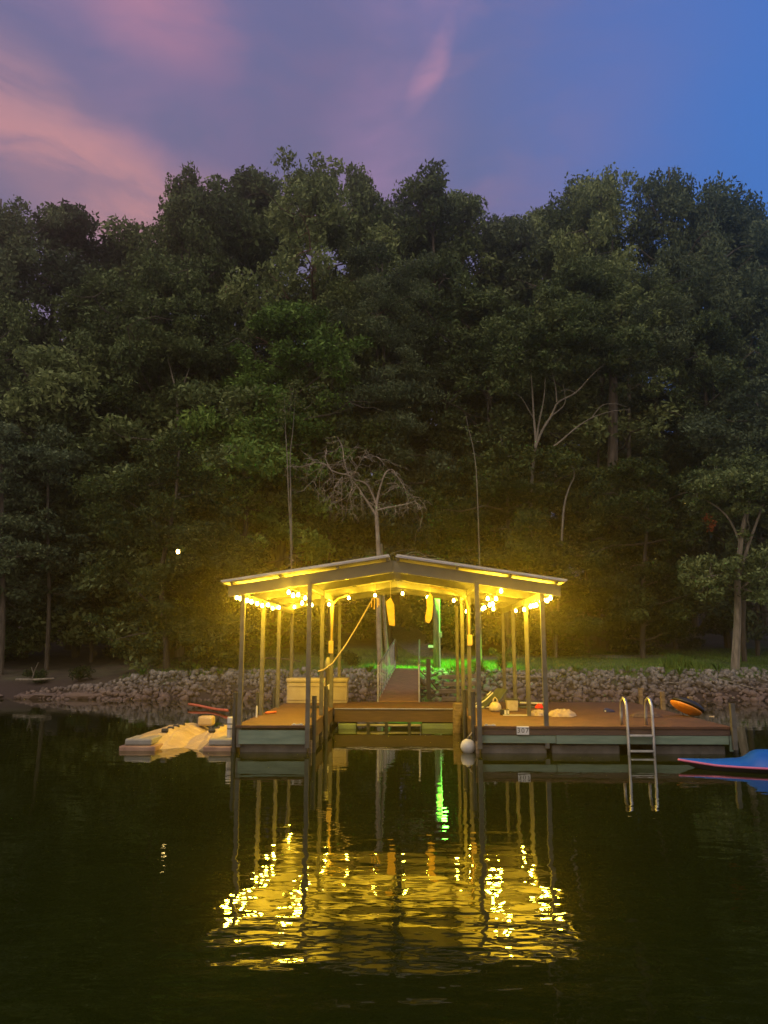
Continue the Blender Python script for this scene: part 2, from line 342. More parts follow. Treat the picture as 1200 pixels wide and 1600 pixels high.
def water_mat():
    m = bpy.data.materials.new('lake_water'); m.use_nodes = True; nt = m.node_tree; N = nt.nodes; L = nt.links; b = N['Principled BSDF']
    b.inputs['Base Color'].default_value = (.011, .0155, .001, 1); b.inputs['Roughness'].default_value = .015
    b.inputs['IOR'].default_value = 1.39; b.inputs['Specular IOR Level'].default_value = .5
    tc = N.new('ShaderNodeTexCoord')
    def noise(scale, st, rot=0, detail=2):
        mp = N.new('ShaderNodeMapping'); mp.inputs['Scale'].default_value = st; mp.inputs['Rotation'].default_value = (0, 0, rot)
        L.new(tc.outputs['Object'], mp.inputs[0])
        n = N.new('ShaderNodeTexNoise'); n.inputs['Scale'].default_value = scale; n.inputs['Detail'].default_value = detail; n.inputs['Roughness'].default_value = .4
        L.new(mp.outputs[0], n.inputs['Vector']); return n.outputs['Fac']
    def mul(a, bb):
        n = N.new('ShaderNodeMath'); n.operation = 'MULTIPLY'
        for i, v in enumerate((a, bb)):
            if isinstance(v, float): n.inputs[i].default_value = v
            else: L.new(v, n.inputs[i])
        return n.outputs[0]
    def add(a, bb):
        n = N.new('ShaderNodeMath'); n.operation = 'ADD'; L.new(a, n.inputs[0]); L.new(bb, n.inputs[1]); return n.outputs[0]
    h = add(mul(noise(1.5, (.8, 1.6, 1), R(10), 2.0), 1.0), mul(noise(3.6, (.8, 1.5, 1), R(-20), 2), .40))
    # calmer far out by the dock, livelier towards the near water
    sp = N.new('ShaderNodeSeparateXYZ'); geo = N.new('ShaderNodeNewGeometry'); L.new(geo.outputs['Position'], sp.inputs[0])
    mr = N.new('ShaderNodeMapRange'); L.new(sp.outputs[1], mr.inputs[0]); mr.inputs[1].default_value = 5; mr.inputs[2].default_value = 14
    mr.inputs[3].default_value = 1.0; mr.inputs[4].default_value = .2
    big = noise(.16, (1, 1, 1)); bm = N.new('ShaderNodeMapRange'); L.new(big, bm.inputs[0]); bm.inputs[1].default_value = .35; bm.inputs[2].default_value = .65; bm.inputs[3].default_value = .6; bm.inputs[4].default_value = 1.15
    bp = N.new('ShaderNodeBump'); bp.inputs['Distance'].default_value = WAVE
    L.new(mul(mr.outputs[0], bm.outputs[0]), bp.inputs['Strength']); L.new(h, bp.inputs['Height']); L.new(bp.outputs[0], b.inputs['Normal'])
    return m
WAVE = .0135
wm = MB(); wm.add(np.array([(-500, -400, 0), (500, -400, 0), (500, 40, 0), (-500, 40, 0)]), [(0, 1, 2, 3)])
wo = wm.build('water', water_mat()); tag(wo, kind='structure')

# gravel drive climbing away behind the lawn
def ribbon(name, pts, width, m, lift=.03):
    pts = np.array(pts, float); tt = np.linspace(0, len(pts) - 1, 60)
    c = np.stack([np.interp(tt, range(len(pts)), pts[:, k]) for k in range(2)], 1)
    for _ in range(4): c[1:-1] = (c[:-2] + c[1:-1] * 2 + c[2:]) / 4
    wd = np.interp(tt, range(len(pts)), width); d = np.gradient(c, axis=0); d /= np.linalg.norm(d, axis=1)[:, None]; s = np.stack([d[:, 1], -d[:, 0]], 1)
    rows = []
    for k in np.linspace(-1, 1, 9):
        q = c + s * (wd * k / 2)[:, None] * (1 + .0 * k); rows.append(np.stack([q[:, 0], q[:, 1], ground(q[:, 0], q[:, 1]) + lift * (1.2 - abs(k))], 1))
    o = MB().grid(np.array(rows)[::-1]).build(name, m, smooth=True); return tag(o, kind='structure')
ribbon('path', [(13, 40.5), (6, 40.2), (3, 40.8), (1.2, 42.5), (.4, 46), (-.5, 52), (-2, 60)], [1.6, 1.7, 1.9, 2.3, 2.2, 2.2, 2.2], M['path'])

# ------------------------------------------------------------------ riprap bank
def ico(sub=2):
    import bmesh
    bm = bmesh.new(); bmesh.ops.create_icosphere(bm, subdivisions=sub, radius=1)
    bm.verts.ensure_lookup_table(); v = np.array([x.co[:] for x in bm.verts]); f = np.array([[q.index for q in fc.verts] for fc in bm.faces]); bm.free(); return v, f
IV, IF = ico(2); IV1, IF1 = ico(1)
def rock_shape(base, r):
    v = base * np.array([1, r.uniform(.7, 1), r.uniform(.5, .8)])
    for _ in range(9):                     # knock off planar facets
        n = r.normal(size=3); n /= np.linalg.norm(n); d = r.uniform(.42, .72)
        k = v @ n; over = np.clip(k - d, 0, None); v = v - over[:, None] * n
    return v + r.normal(size=v.shape) * .02
rock_me = []
for k in range(14):
    v = rock_shape(IV, rng); rock_me.append(fast_mesh('rock', v, IF, M['stone']))
def bank_pos(x, t): y = float(shoreY(x)) + t; return x, y, float(ground(x, y))
rocks = []
def left_edge(x): return -17.5
tries = 0
while len(rocks) < 4200 and tries < 60000:
    tries += 1
    x = rng.uniform(-16.5, 21); tmax = 1.75 if x > -10 else 1.75 - (-10 - x) * .15
    t = rng.uniform(-.25, tmax)
    if -.95 < x < .55 and t > .9: continue
    if rng.random() < np.clip((-x - 12) / 5, 0, .9): continue
    s = rng.uniform(.09, .185) * (1.4 if rng.random() < .15 else 1)
    rocks.append((x, t, s))
grid_ = {}
kept = []
for x, t, s in rocks:
    key = (int(x / .12), int(t / .12))
    if key in grid_: continue
    grid_[key] = 1; kept.append((x, t, s))
vis = [k for k in kept if -15.5 < k[0] < 16.2]
vis.sort(key=lambda k: -k[2] + (.02 * k[1])); big = vis[:300]; bigset = set(id(b) for b in big)
rest = [k for k in kept if id(k) not in bigset]
def rotm(r):
    q = r.normal(size=4); q /= np.linalg.norm(q); w_, x_, y_, z_ = q
    return np.array([[1 - 2 * (y_ * y_ + z_ * z_), 2 * (x_ * y_ - z_ * w_), 2 * (x_ * z_ + y_ * w_)], [2 * (x_ * y_ + z_ * w_), 1 - 2 * (x_ * x_ + z_ * z_), 2 * (y_ * z_ - x_ * w_)], [2 * (x_ * z_ - y_ * w_), 2 * (y_ * z_ + x_ * w_), 1 - 2 * (x_ * x_ + y_ * y_)]])
for x, t, s in big:
    o = bpy.data.objects.new('rock', rock_me[int(rng.integers(14))]); scene.collection.objects.link(o)
    p = bank_pos(x, t); o.location = (p[0], p[1], p[2] + s * .35); o.scale = (s, s, s)
    o.rotation_euler = (rng.uniform(-.7, .7), rng.uniform(-.7, .7), rng.uniform(0, 6.28))
    tag(o, 'large angular pale grey stone of the rock bank along the shoreline', 'rock', 'large stones of the shore bank')
VV, FF, n0 = [], [], 0
for x, t, s in rest:
    v = rock_shape(IV1, rng) * s * .95 @ rotm(rng).T; p = bank_pos(x, t); VV.append(v + np.array(p) + (0, 0, s * .25)); FF.append(IF1 + n0); n0 += len(v)
o = bpy.data.objects.new('rocks', fast_mesh('rocks', np.concatenate(VV), np.concatenate(FF), M['stone'])); scene.collection.objects.link(o)
tag(o, 'smaller broken stones filling the rock bank along the shoreline', 'rocks', kind='stuff')

def weed(px, t, h, lab):
    r3 = np.random.default_rng(int(px)); x = at(px, 1070, 32.8)[0]; b0 = np.array(bank_pos(x, t)); n = 26; a = r3.uniform(0, 6.28, n); hh = r3.uniform(.5, 1, n) * h
    b = b0 + np.stack([np.cos(a) * .06, np.sin(a) * .06, 0 * a + .12], 1); tip = b + np.stack([np.cos(a) * hh * .7, np.sin(a) * hh * .7, hh], 1); s_ = np.stack([-np.sin(a), np.cos(a), 0 * a], 1) * .03; mid = (b + tip) / 2 + (0, 0, .04)
    V = np.stack([b - s_ * .4, b + s_ * .4, mid + s_, mid - s_, tip], 1).reshape(-1, 3) - b0; i = np.arange(n)[:, None] * 5
    o = bpy.data.objects.new('weed', fast_mesh('weed', V, np.concatenate([i + [0, 1, 2], i + [0, 2, 3], i + [3, 2, 4]]).reshape(-1, 3), M['grass'])); o.location = tuple(b0); scene.collection.objects.link(o)
    tag(o, lab, 'weed')
for px, t, h, lab in ((905, 1.3, .42, 'leafy weed in the upper stones just right of the roof'), (985, 1.5, .35, 'weed in the upper stones behind the ladder'), (1068, 1.2, .4, 'weed among the stones above the orange and black float'), (1135, 1.4, .45, 'weed among the stones below the right-hand shore tree'),
                      (215, 1.3, .4, 'weed at the top of the left stones under the leaning tree'), (300, 1.45, .45, 'weed at the top of the stones above the coral noodle'), (340, 1.2, .3, 'small weed among the stones left of the first dock post'), (575, 1.3, .35, 'weed in the stones left of the gangway')): weed(px, t, h, lab)

# flat clay ledges at the left end of the bank
for k, (px, py, wd, hh, lab) in enumerate([
        (30, 1080, 2.6, .16, 'long flat red brown ledge at the far left end of the waterline'),
        (95, 1083, 2.0, .15, 'flat red brown ledge beside the driftwood log on the left shore'),
        (140, 1087, 2.4, .22, 'broad smooth red brown ledge where the rock bank starts on the left'),
        (20, 1068, 2.2, .14, 'upper dark brown ledge behind the far left waterline')]):
    p = onz(px, py, .1); r2 = np.random.default_rng(40 + k)
    v = IV * np.array([wd / 2, .5, hh]); v[:, 2] = np.clip(v[:, 2], -hh, hh * .55); v = v + r2.normal(size=v.shape) * .035
    m_ = MB(); m_.add(v + (p[0], float(shoreY(p[0])) + (.35 if k < 3 else 1.2), .12 if k < 3 else .35), IF.tolist()); tag(m_.build('rock_ledge', M['stone']), lab, 'rock ledge', 'ledges on the left shore')

# ------------------------------------------------------------------ grass
def grass_mesh(n, xr, tr, hh, dens=lambda x, t: 1, m='grass', name='grass'):
    x = rng.uniform(*xr, n); t = rng.uniform(*tr, n) ; keep = rng.random(n) < dens(x, t); x = x[keep]; t = t[keep]; y = shoreY(x) + t; z = ground(x, y); k = len(x)
    h = rng.uniform(.5, 1.2, k) * hh; a = rng.uniform(0, 6.28, k); w_ = .012 + h * .05; ln = rng.normal(size=(k, 2)) * (h * .35)[:, None]
    b = np.stack([x, y, z - .01], 1); s = np.stack([np.cos(a) * w_, np.sin(a) * w_, 0 * a], 1)
    tip = b + np.stack([ln[:, 0], ln[:, 1], h], 1)
    V = np.stack([b - s, b + s, tip], 1).reshape(-1, 3); F = np.arange(k * 3).reshape(-1, 3)
    o = bpy.data.objects.new(name, fast_mesh(name, V, F, M[m])); scene.collection.objects.link(o); return o
def dens(x, t):
    p = .5 + .5 * np.sin(x * 1.7 + 1.3 * np.sin(t * 1.1)) * np.cos(t * 1.3 + x * .4)
    d = .35 + .65 * p; d = np.where((x > -1.0) & (x < .6) & (t < 2), 0, d); return np.where(x < -8, d * np.clip((x + 13) / 5, 0, 1), d)
tag(grass_mesh(60000, (-13, 22), (1.35, 11.5), .10, dens), 'short green lawn grass behind the rock bank', 'grass', kind='stuff')
tag(grass_mesh(5000, (-14, 20), (1.25, 1.9), .2, dens), 'ragged taller grass along the top edge of the rocks', 'grass', kind='stuff')
def tuft(px, py, Y, r, h, n, lab, grp=None, m='grass'):
    c = at(px, py, Y); a = rng.uniform(0, 6.28, n); q = rng.uniform(0, 1, n) ** .5 * r
    x = c[0] + q * np.cos(a); y = c[1] + q * np.sin(a) * .6; z = ground(x, y); hh = rng.uniform(.5, 1.15, n) * h
    w_ = .02; aa = rng.uniform(0, 6.28, n); s = np.stack([np.cos(aa) * w_, np.sin(aa) * w_, 0 * aa], 1); b = np.stack([x, y, z], 1)
    ln = rng.normal(size=(n, 2)) * .16 * hh[:, None]; mid = b + np.stack([ln[:, 0], ln[:, 1], hh * .6], 1); tip = b + np.stack([ln[:, 0] * 2.4, ln[:, 1] * 2.4, hh], 1)
    V = np.stack([b - s, b + s, mid + s * .7, mid - s * .7, tip], 1).reshape(-1, 3); i = np.arange(n)[:, None] * 5
    F = np.concatenate([i + [0, 1, 2], i + [0, 2, 3], i + [3, 2, 4]]).reshape(-1, 3)
    org = (float(c[0]), float(c[1]), float(ground(c[0], c[1])))
    o = bpy.data.objects.new('tall_grass', fast_mesh('tall_grass', V - np.array(org), F, M[m])); o.location = org; scene.collection.objects.link(o)
    return tag(o, lab, 'tall grass', grp)
tuft(1060, 1040, 34.5, .75, .62, 260, 'pale tall grass clump on the lawn left of the right-hand tree trunk')
tuft(1095, 1045, 34.2, .5, .45, 130, 'lower tall grass clump at the foot of the right-hand tree')
tuft(722, 1045, 33.9, .7, .35, 240, 'green-lit tall grass beside the retaining timbers', m='leaf_fresh')

# ------------------------------------------------------------------ trees
def leaves(C, L, r, up=.7, asp=.55):
    n = len(C); nrm = r.normal(size=(n, 3)); nrm[:, 2] += up; nrm /= np.linalg.norm(nrm, axis=1)[:, None]
    a = np.cross(nrm, r.normal(size=(n, 3))); a /= np.linalg.norm(a, axis=1)[:, None]; b = np.cross(nrm, a)
    l = (L * r.uniform(.6, 1.25, n))[:, None]; a = a * l; b = b * l * asp
    return np.stack([C - a, C - b * .9 + a * .1, C + a, C + b * .9 + a * .1], 1).reshape(-1, 3), np.arange(4 * n).reshape(-1, 4)
def clump_pts(clumps, per, r, flat=.72):
    out = []
    for c, rad in clumps:
        n = max(8, int(per * rad ** 2)); d = r.normal(size=(n, 3)); d /= np.linalg.norm(d, axis=1)[:, None]
        q = r.uniform(.15, 1, n) ** .55; q *= 1 + .25 * np.sin(d[:, 0] * 5 + rad * 9) * np.cos(d[:, 1] * 4 + rad * 5)
        p = d * q[:, None] * rad; p[:, 2] *= flat; out.append(p + c)
    return np.concatenate(out)
def wander(a, b, n, amp, r, sag=0):
    t = np.linspace(0, 1, n)[:, None]; p = a + (b - a) * t; L = np.linalg.norm(b - a)
    off = np.zeros((n, 3)); ph = r.uniform(0, 6.28, 6)
    for k in range(3): off[:, k] = np.sin(t[:, 0] * 5 + ph[k]) * .6 + np.sin(t[:, 0] * 11 + ph[k + 3]) * .3
    off -= off[0]; env = np.sin(np.clip(t[:, 0], 0, 1) * math.pi * .75)[:, None]; p = p + off * env * amp * L; p[:, 2] -= sag * L * t[:, 0] ** 2
    return p
def make_tree(kind, seed):
    r = np.random.default_rng(seed); mb = MB(); clumps = []
    if kind in ('broad', 'tall', 'narrow'):
        H = 24; Rr = {'broad': 5.0, 'tall': 3.9, 'narrow': 2.5}[kind]; zlo = {'broad': .34, 'tall': .36, 'narrow': .42}[kind]
        tr = wander(np.zeros(3), np.array([r.normal() * .7, r.normal() * .7, H * .93]), 14, .012, r)
        tr[0] = 0; mb.tube(tr, np.linspace(.30, .05, 14) * (.8 if kind == 'narrow' else 1), 8)
        nl = {'broad': 30, 'tall': 26, 'narrow': 20}[kind]
        for i in range(nl):
            f = zlo + (1 - zlo) * (i + r.uniform(0, 1)) / nl; base = tr[int(min(13, f * 13))]
            env = math.sin(math.pi * min(1, (f - zlo + .16) / (1.12 - zlo))) ** .6
            th = i * 2.4 + r.normal() * .4; ln = Rr * env * r.uniform(.6, 1.15)
            e = base + np.array([math.cos(th) * ln, math.sin(th) * ln, ln * r.uniform(.15, .65) + (.3 if f > .85 else 0)])
            br = wander(base, e, 7, .07, r); mb.tube(br, np.linspace(.11 * (1.2 - f), .02, 7) + .01, 5)
            for k in range(6):
                s = br[r.integers(2, 7)]; rad = r.uniform(.55, 1.15) * (1.0 if kind != 'narrow' else .8)
                q = s + r.normal(size=3) * np.array([.9, .9, .65]) * (.5 + ln * .16); clumps.append((q, rad))
                mb.tube(wander(s, q, 4, .08, r), [.03, .022, .015, .008], 4)
        # loose tufts that break the outline at the top
        for k in range(7):
            q = tr[-1] + np.array([r.normal() * Rr * .17, r.normal() * Rr * .17, r.uniform(-1.6, -.1)]); clumps.append((q, r.uniform(.5, .9)))
            mb.tube(wander(tr[-3], q, 4, .05, r), [.04, .03, .02, .01], 4)
        clumps = [(c, q) for c, q in clumps if math.hypot(c[0] - tr[int(min(13, c[2] / H * 13.9))][0], c[1] - tr[int(min(13, c[2] / H * 13.9))][1]) < Rr * 1.12]
        P_ = clump_pts([(c, q * 1.02) for c, q in clumps], 300, r); L = .145
    elif kind == 'pine':
        H = 24; tr = wander(np.zeros(3), np.array([.4, .2, H * .97]), 14, .006, r); tr[0] = 0; mb.tube(tr, np.linspace(.26, .04, 14), 8)
        for i in range(34):
            f = .45 + .55 * (i + r.random()) / 34; base = tr[int(min(13, f * 13))]; ln = 3.9 * math.sin(math.pi * min(1, (f - .38) / .68)) ** .7 * r.uniform(.5, 1.1)
            th = i * 2.4 + r.normal() * .3; e = base + np.array([math.cos(th) * ln, math.sin(th) * ln, ln * r.uniform(-.05, .35)])
            br = wander(base, e, 6, .05, r); mb.tube(br, np.linspace(.06, .015, 6), 4)
            for k in range(5): clumps.append((br[r.integers(2, 6)] + r.normal(size=3) * np.array([.5, .5, .3]), r.uniform(.5, .95)))
        P_ = clump_pts([(c, q * 1.2) for c, q in clumps], 330, r, .5); L = .12
    else:                                   # understory: leafy from near the ground
        H = 10; tr = wander(np.zeros(3), np.array([r.normal() * .8, r.normal() * .4, H * .9]), 12, .03, r); tr[0] = 0
        mb.tube(tr, np.linspace(.13, .03, 12), 7)
        for i in range(26):
            f = .12 + .88 * (i + r.random()) / 26; base = tr[int(min(11, f * 11))]; th = i * 2.4 + r.normal() * .5
            ln = 3.1 * math.sin(math.pi * min(1, (f + .12) / 1.2)) ** .6 * r.uniform(.5, 1.15)
            e = base + np.array([math.cos(th) * ln, math.sin(th) * ln, ln * r.uniform(-.1, .45)]); br = wander(base, e, 7, .07, r)
            mb.tube(br, np.linspace(.05, .012, 7), 4)
            for k in range(5): clumps.append((br[r.integers(2, 7)] + r.normal(size=3) * np.array([.5, .5, .35]), r.uniform(.4, .85)))
        P_ = clump_pts([(c, q * 1.05) for c, q in clumps], 520, r, .5); L = .10
    V, F = leaves(P_, L, r, asp=.5 if kind != 'pine' else .28)
    return H, mb, V, F
kinds = {}
def proto(kind, seed, leaf, bark):
    key = (kind, seed, leaf, bark)
    if key not in kinds:
        H, mb, V, F = make_tree(kind, seed); H = float(V[:, 2].max()) - .25; kinds[key] = (H, mb.data('trunk', M[bark]), fast_mesh('crown', V, F, M[leaf]))
    return kinds[key]
def tree(px, ytop, Y, kind, seed, leaf, bark, label, wid=1.0, rot=None, name='deciduous_tree', cat='tree', grp='trees of the wood behind the dock'):
    H, tm, cm = proto(kind, seed, leaf, bark); p = at(px, ytop, Y); gz = float(ground(p[0], Y)); hgt = p[2] - gz; sz = hgt / (H * 1.0)
    ang = (px * 1.7 + Y) % 6.28 if rot is None else rot; x0 = p[0]
    if ytop < 360:                        # fit the crown's own outline to the surveyed skyline height
        n = len(cm.vertices); V = np.empty(n * 3, np.float32); cm.vertices.foreach_get('co', V); V = V.reshape(-1, 3)[::16].astype(float)
        ca_, sa_ = math.cos(ang), math.sin(ang); q = np.stack([V[:, 0] * ca_ - V[:, 1] * sa_, V[:, 0] * sa_ + V[:, 1] * ca_, V[:, 2]], 1)
        for _ in range(5):
            w_ = q * np.array([sz * wid, sz * wid, sz]) + np.array([x0, Y, gz - .1]) - CAM
            zc = w_ @ FW; yy = 800 - FPX * (w_ @ UP) / zc; xx = 600 + FPX * (w_ @ RT) / zc
            k = np.argsort(yy)[:max(4, n // 16 // 250)]; sz *= 1 + (yy[k[-1]] - 3 - ytop) / 1202 * 1.25; x0 += (px - xx[k].mean()) * .5 * Y / FPX
    gz = float(ground(x0, Y))
    t = thing(name, (x0, Y, gz - .1), label, cat, grp); sw = sz * wid
    t.scale = (sw, sw, sz); t.rotation_euler = (0, 0, ang)
    for nm, me in (('trunk', tm), ('crown', cm)):
        o = bpy.data.objects.new(nm, me); scene.collection.objects.link(o); o.parent = t
    return t
TR = [  # skyline trees, left to right
 (14, 318, 50, 'broad', 1, 'leaf_dark', 'bark', 'dark rounded tree at the far left of the skyline', 0.88),
 (100, 322, 53, 'tall', 2, 'leaf_dark', 'bark', 'dark flat-topped skyline tree left of the pink cloud gap', 1.01),
 (190, 352, 60, 'tall', 3, 'leaf_dark', 'bark', 'low skyline tree in the dip under the pink cloud', 0.88),
 (292, 268, 50, 'tall', 4, 'leaf_oak', 'bark', 'narrow ragged skyline tree right of the pink cloud gap', 0.63),
 (335, 298, 55, 'tall', 3, 'leaf_oak', 'bark', 'lower skyline crown filling the gap left of the tallest crown', 1.0),
 (392, 272, 54, 'tall', 5, 'leaf_oak', 'bark', 'skyline tree just left of the tallest crown', 0.84),
 (468, 248, 50, 'broad', 6, 'leaf_oak', 'bark_red', 'tallest tree of the skyline with a reddish trunk showing under its crown', 0.84),
 (556, 262, 53, 'narrow', 7, 'leaf_oak', 'bark', 'thin leaning skyline tree right of the tallest crown', 0.66),
 (590, 318, 57, 'tall', 2, 'leaf_oak', 'bark', 'lower skyline tree left of the two-pointed crown', 0.88),
 (632, 312, 61, 'tall', 3, 'leaf_dark', 'bark', 'small skyline crown tucked left of the two-pointed crown', 0.79),
 (676, 262, 50, 'narrow', 8, 'leaf_oak', 'bark', 'slender skyline tree with a pointed crown right of centre', 0.84),
 (722, 300, 54, 'narrow', 4, 'leaf_oak', 'bark', 'short companion crown at the right of the slender pointed tree', 0.88),
 (786, 340, 57, 'tall', 5, 'leaf_dark', 'bark', 'skyline tree in the low dip right of centre', 0.97),
 (848, 330, 60, 'tall', 2, 'leaf_oak', 'bark', 'skyline tree between the low dip and the broad right-hand crowns', 0.79),
 (905, 290, 54, 'tall', 9, 'leaf_oak', 'bark', 'left shoulder of the broad right-hand skyline crowns', 0.84),
 (960, 274, 51, 'broad', 6, 'leaf_oak', 'bark', 'broad airy skyline crown right of centre', 0.63),
 (1048, 272, 51, 'broad', 1, 'leaf_dark', 'bark', 'highest airy crown at the right of the skyline', 0.63),
 (1125, 290, 53, 'tall', 9, 'leaf_dark', 'bark', 'open airy crown near the right end of the skyline', 0.84),
 (1168, 312, 56, 'tall', 5, 'leaf_dark', 'bark', 'skyline tree behind the open crown near the right edge', 0.70),
 (1215, 345, 51, 'broad', 6, 'leaf_dark', 'bark', 'dark tree cut by the right edge below the skyline', 0.79),
 # middle rank
 (-25, 440, 45, 'broad', 9001, 'leaf_oak', 'bark', 'tree cut by the left edge in the middle rank', .8),
 (50, 500, 57, 'tall', 3, 'leaf_dark', 'bark', 'shadowy mid-height tree behind the bright gaps at far left', .9),
 (150, 420, 46, 'tall', 9, 'leaf_oak', 'bark', 'mid-height tree below the pink cloud gap', 1.2),
 (255, 400, 45, 'broad', 9001, 'leaf_oak', 'bark', 'wide green tree with a forked pale limb left of centre', .9),
 (345, 500, 47, 'tall', 5, 'leaf_oak', 'bark', 'mid-height tree below the bright gap left of centre', 1.1),
 (440, 475, 44, 'tall', 2, 'leaf_fresh', 'bark', 'lighter green tree below the tallest crown', 1.15),
 (530, 430, 47, 'tall', 9, 'leaf_oak', 'bark', 'mid-rank tree right of the lighter green one', 1.0),
 (606, 420, 46, 'pine', 11, 'leaf_dark', 'bark', 'dark slim pine in the middle above the dead tree', 1.0),
 (690, 500, 55, 'tall', 3, 'leaf_dark', 'bark', 'dark mid-rank tree behind the bare dead tree', 1.0),
 (765, 440, 47, 'tall', 5, 'leaf_oak', 'bark', 'mid-rank tree below the low dip in the skyline', 1.1),
 (925, 400, 47, 'tall', 9, 'leaf_oak', 'bark', 'mid-rank tree rising behind the pale forked limbs', 1.25),
 (1010, 420, 48, 'pine', 11, 'leaf_dark', 'bark', 'dark pine with a bare straight trunk right of the pale forked limbs', 1.2),
 (1098, 480, 45, 'tall', 2, 'leaf_oak', 'bark', 'pale-topped mid-rank tree at the right', .9),
 (1185, 430, 47, 'broad', 9001, 'leaf_dark', 'bark', 'large dark tree along the right edge in the middle rank', .8),
 # deep rank under the crowns
 (100, 600, 66, 'tall', 3, 'leaf_dark', 'bark', 'deep-set dark tree glimpsed low on the left', 1.3),
 (330, 640, 64, 'tall', 5, 'leaf_dark', 'bark', 'deep-set dark tree glimpsed low left of the sapling', 1.3),
 (570, 600, 62, 'tall', 9, 'leaf_dark', 'bark', 'deep-set dark tree above the left roof slope', 1.4),
 (690, 640, 66, 'tall', 3, 'leaf_dark', 'bark', 'deep-set dark tree above the roof ridge', 1.4),
 (830, 560, 60, 'tall', 5, 'leaf_dark', 'bark', 'deep-set dark tree above the right roof slope', 1.3),
 (1085, 640, 62, 'tall', 9, 'leaf_dark', 'bark', 'deep-set dark tree glimpsed low on the right', 1.3),
 # understory
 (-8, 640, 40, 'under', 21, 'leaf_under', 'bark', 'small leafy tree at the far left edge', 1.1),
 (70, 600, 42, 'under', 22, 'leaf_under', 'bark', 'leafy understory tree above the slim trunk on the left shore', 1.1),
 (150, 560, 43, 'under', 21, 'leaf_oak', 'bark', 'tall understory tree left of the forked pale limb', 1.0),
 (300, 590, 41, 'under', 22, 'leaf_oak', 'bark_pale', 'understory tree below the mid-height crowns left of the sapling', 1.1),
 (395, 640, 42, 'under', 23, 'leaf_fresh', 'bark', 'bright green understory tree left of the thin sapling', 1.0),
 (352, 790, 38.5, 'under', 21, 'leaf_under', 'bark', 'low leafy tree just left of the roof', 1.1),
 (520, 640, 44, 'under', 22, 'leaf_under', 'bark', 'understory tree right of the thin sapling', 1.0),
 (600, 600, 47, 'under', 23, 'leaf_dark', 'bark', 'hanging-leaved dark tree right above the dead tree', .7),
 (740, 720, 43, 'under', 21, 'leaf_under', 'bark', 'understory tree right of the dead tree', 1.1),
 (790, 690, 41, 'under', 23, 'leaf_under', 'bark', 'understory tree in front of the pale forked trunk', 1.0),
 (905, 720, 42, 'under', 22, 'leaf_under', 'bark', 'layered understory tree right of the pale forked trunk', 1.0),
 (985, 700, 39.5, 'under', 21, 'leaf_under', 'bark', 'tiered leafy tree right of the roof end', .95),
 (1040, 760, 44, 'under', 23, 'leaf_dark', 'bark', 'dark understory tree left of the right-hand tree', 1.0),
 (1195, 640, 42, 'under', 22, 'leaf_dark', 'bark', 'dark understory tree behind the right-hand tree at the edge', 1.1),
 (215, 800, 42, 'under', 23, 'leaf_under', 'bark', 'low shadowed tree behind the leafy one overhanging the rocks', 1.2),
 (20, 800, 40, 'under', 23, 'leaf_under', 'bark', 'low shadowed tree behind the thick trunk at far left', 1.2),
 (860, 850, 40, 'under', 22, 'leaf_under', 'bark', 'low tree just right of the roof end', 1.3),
]
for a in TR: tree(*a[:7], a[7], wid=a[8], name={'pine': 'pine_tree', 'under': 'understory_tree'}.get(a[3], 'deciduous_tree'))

def limb_pts(pts, Y, r=None, jit=0):
    out = []
    for k, q in enumerate(pts):
        yy = q[2] if len(q) > 2 else Y; out.append(at(q[0], q[1], yy))
    out = np.array(out, float)
    tt = np.linspace(0, len(out) - 1, (len(out) - 1) * 4 + 1); o2 = np.stack([np.interp(tt, range(len(out)), out[:, k]) for k in range(3)], 1)
    for _ in range(2): o2[1:-1] = (o2[:-2] + 2 * o2[1:-1] + o2[2:]) / 4
    return o2
def own_tree(name, label, Y, limbs, clumps, leaf, bark, per=150, L=.11, extra=None, grp=None, asp=.5, seed=5, flat=.6):
    r = np.random.default_rng(seed); b0 = limb_pts(limbs[0][0], Y)[0]; b0[2] = min(b0[2], float(ground(b0[0], b0[1]))) - .05
    t = thing(name, tuple(b0), label, 'tree', grp); mb = MB()
    for pts, r0, r1 in limbs:
        p = limb_pts(pts, Y)
        if pts is limbs[0][0]: p[0] = b0
        mb.tube(p, np.linspace(r0, r1, len(p)), 8)
    cl = []
    for (x, y, rp, dy, n) in clumps:
        c = at(x, y, Y + dy); rad = rp * (Y + dy) / FPX
        for k in range(n):
            q = c + r.normal(size=3) * np.array([.5, .7, .38]) * rad; cl.append((q, rad * r.uniform(.28, .5)))
            if k % 2 == 0: mb.tube(wander(c, q, 4, .1, r), [.022, .018, .012, .006], 4)
    mb.build('trunk', M[bark], t)
    if cl:
        V, F = leaves(clump_pts([(c, q * 1.2) for c, q in cl], per * 2.6, r, flat), L * 1.1, r, asp=asp); o = bpy.data.objects.new('crown', fast_mesh('crown', V - b0, F, M[leaf])); scene.collection.objects.link(o); o.parent = t
    return t
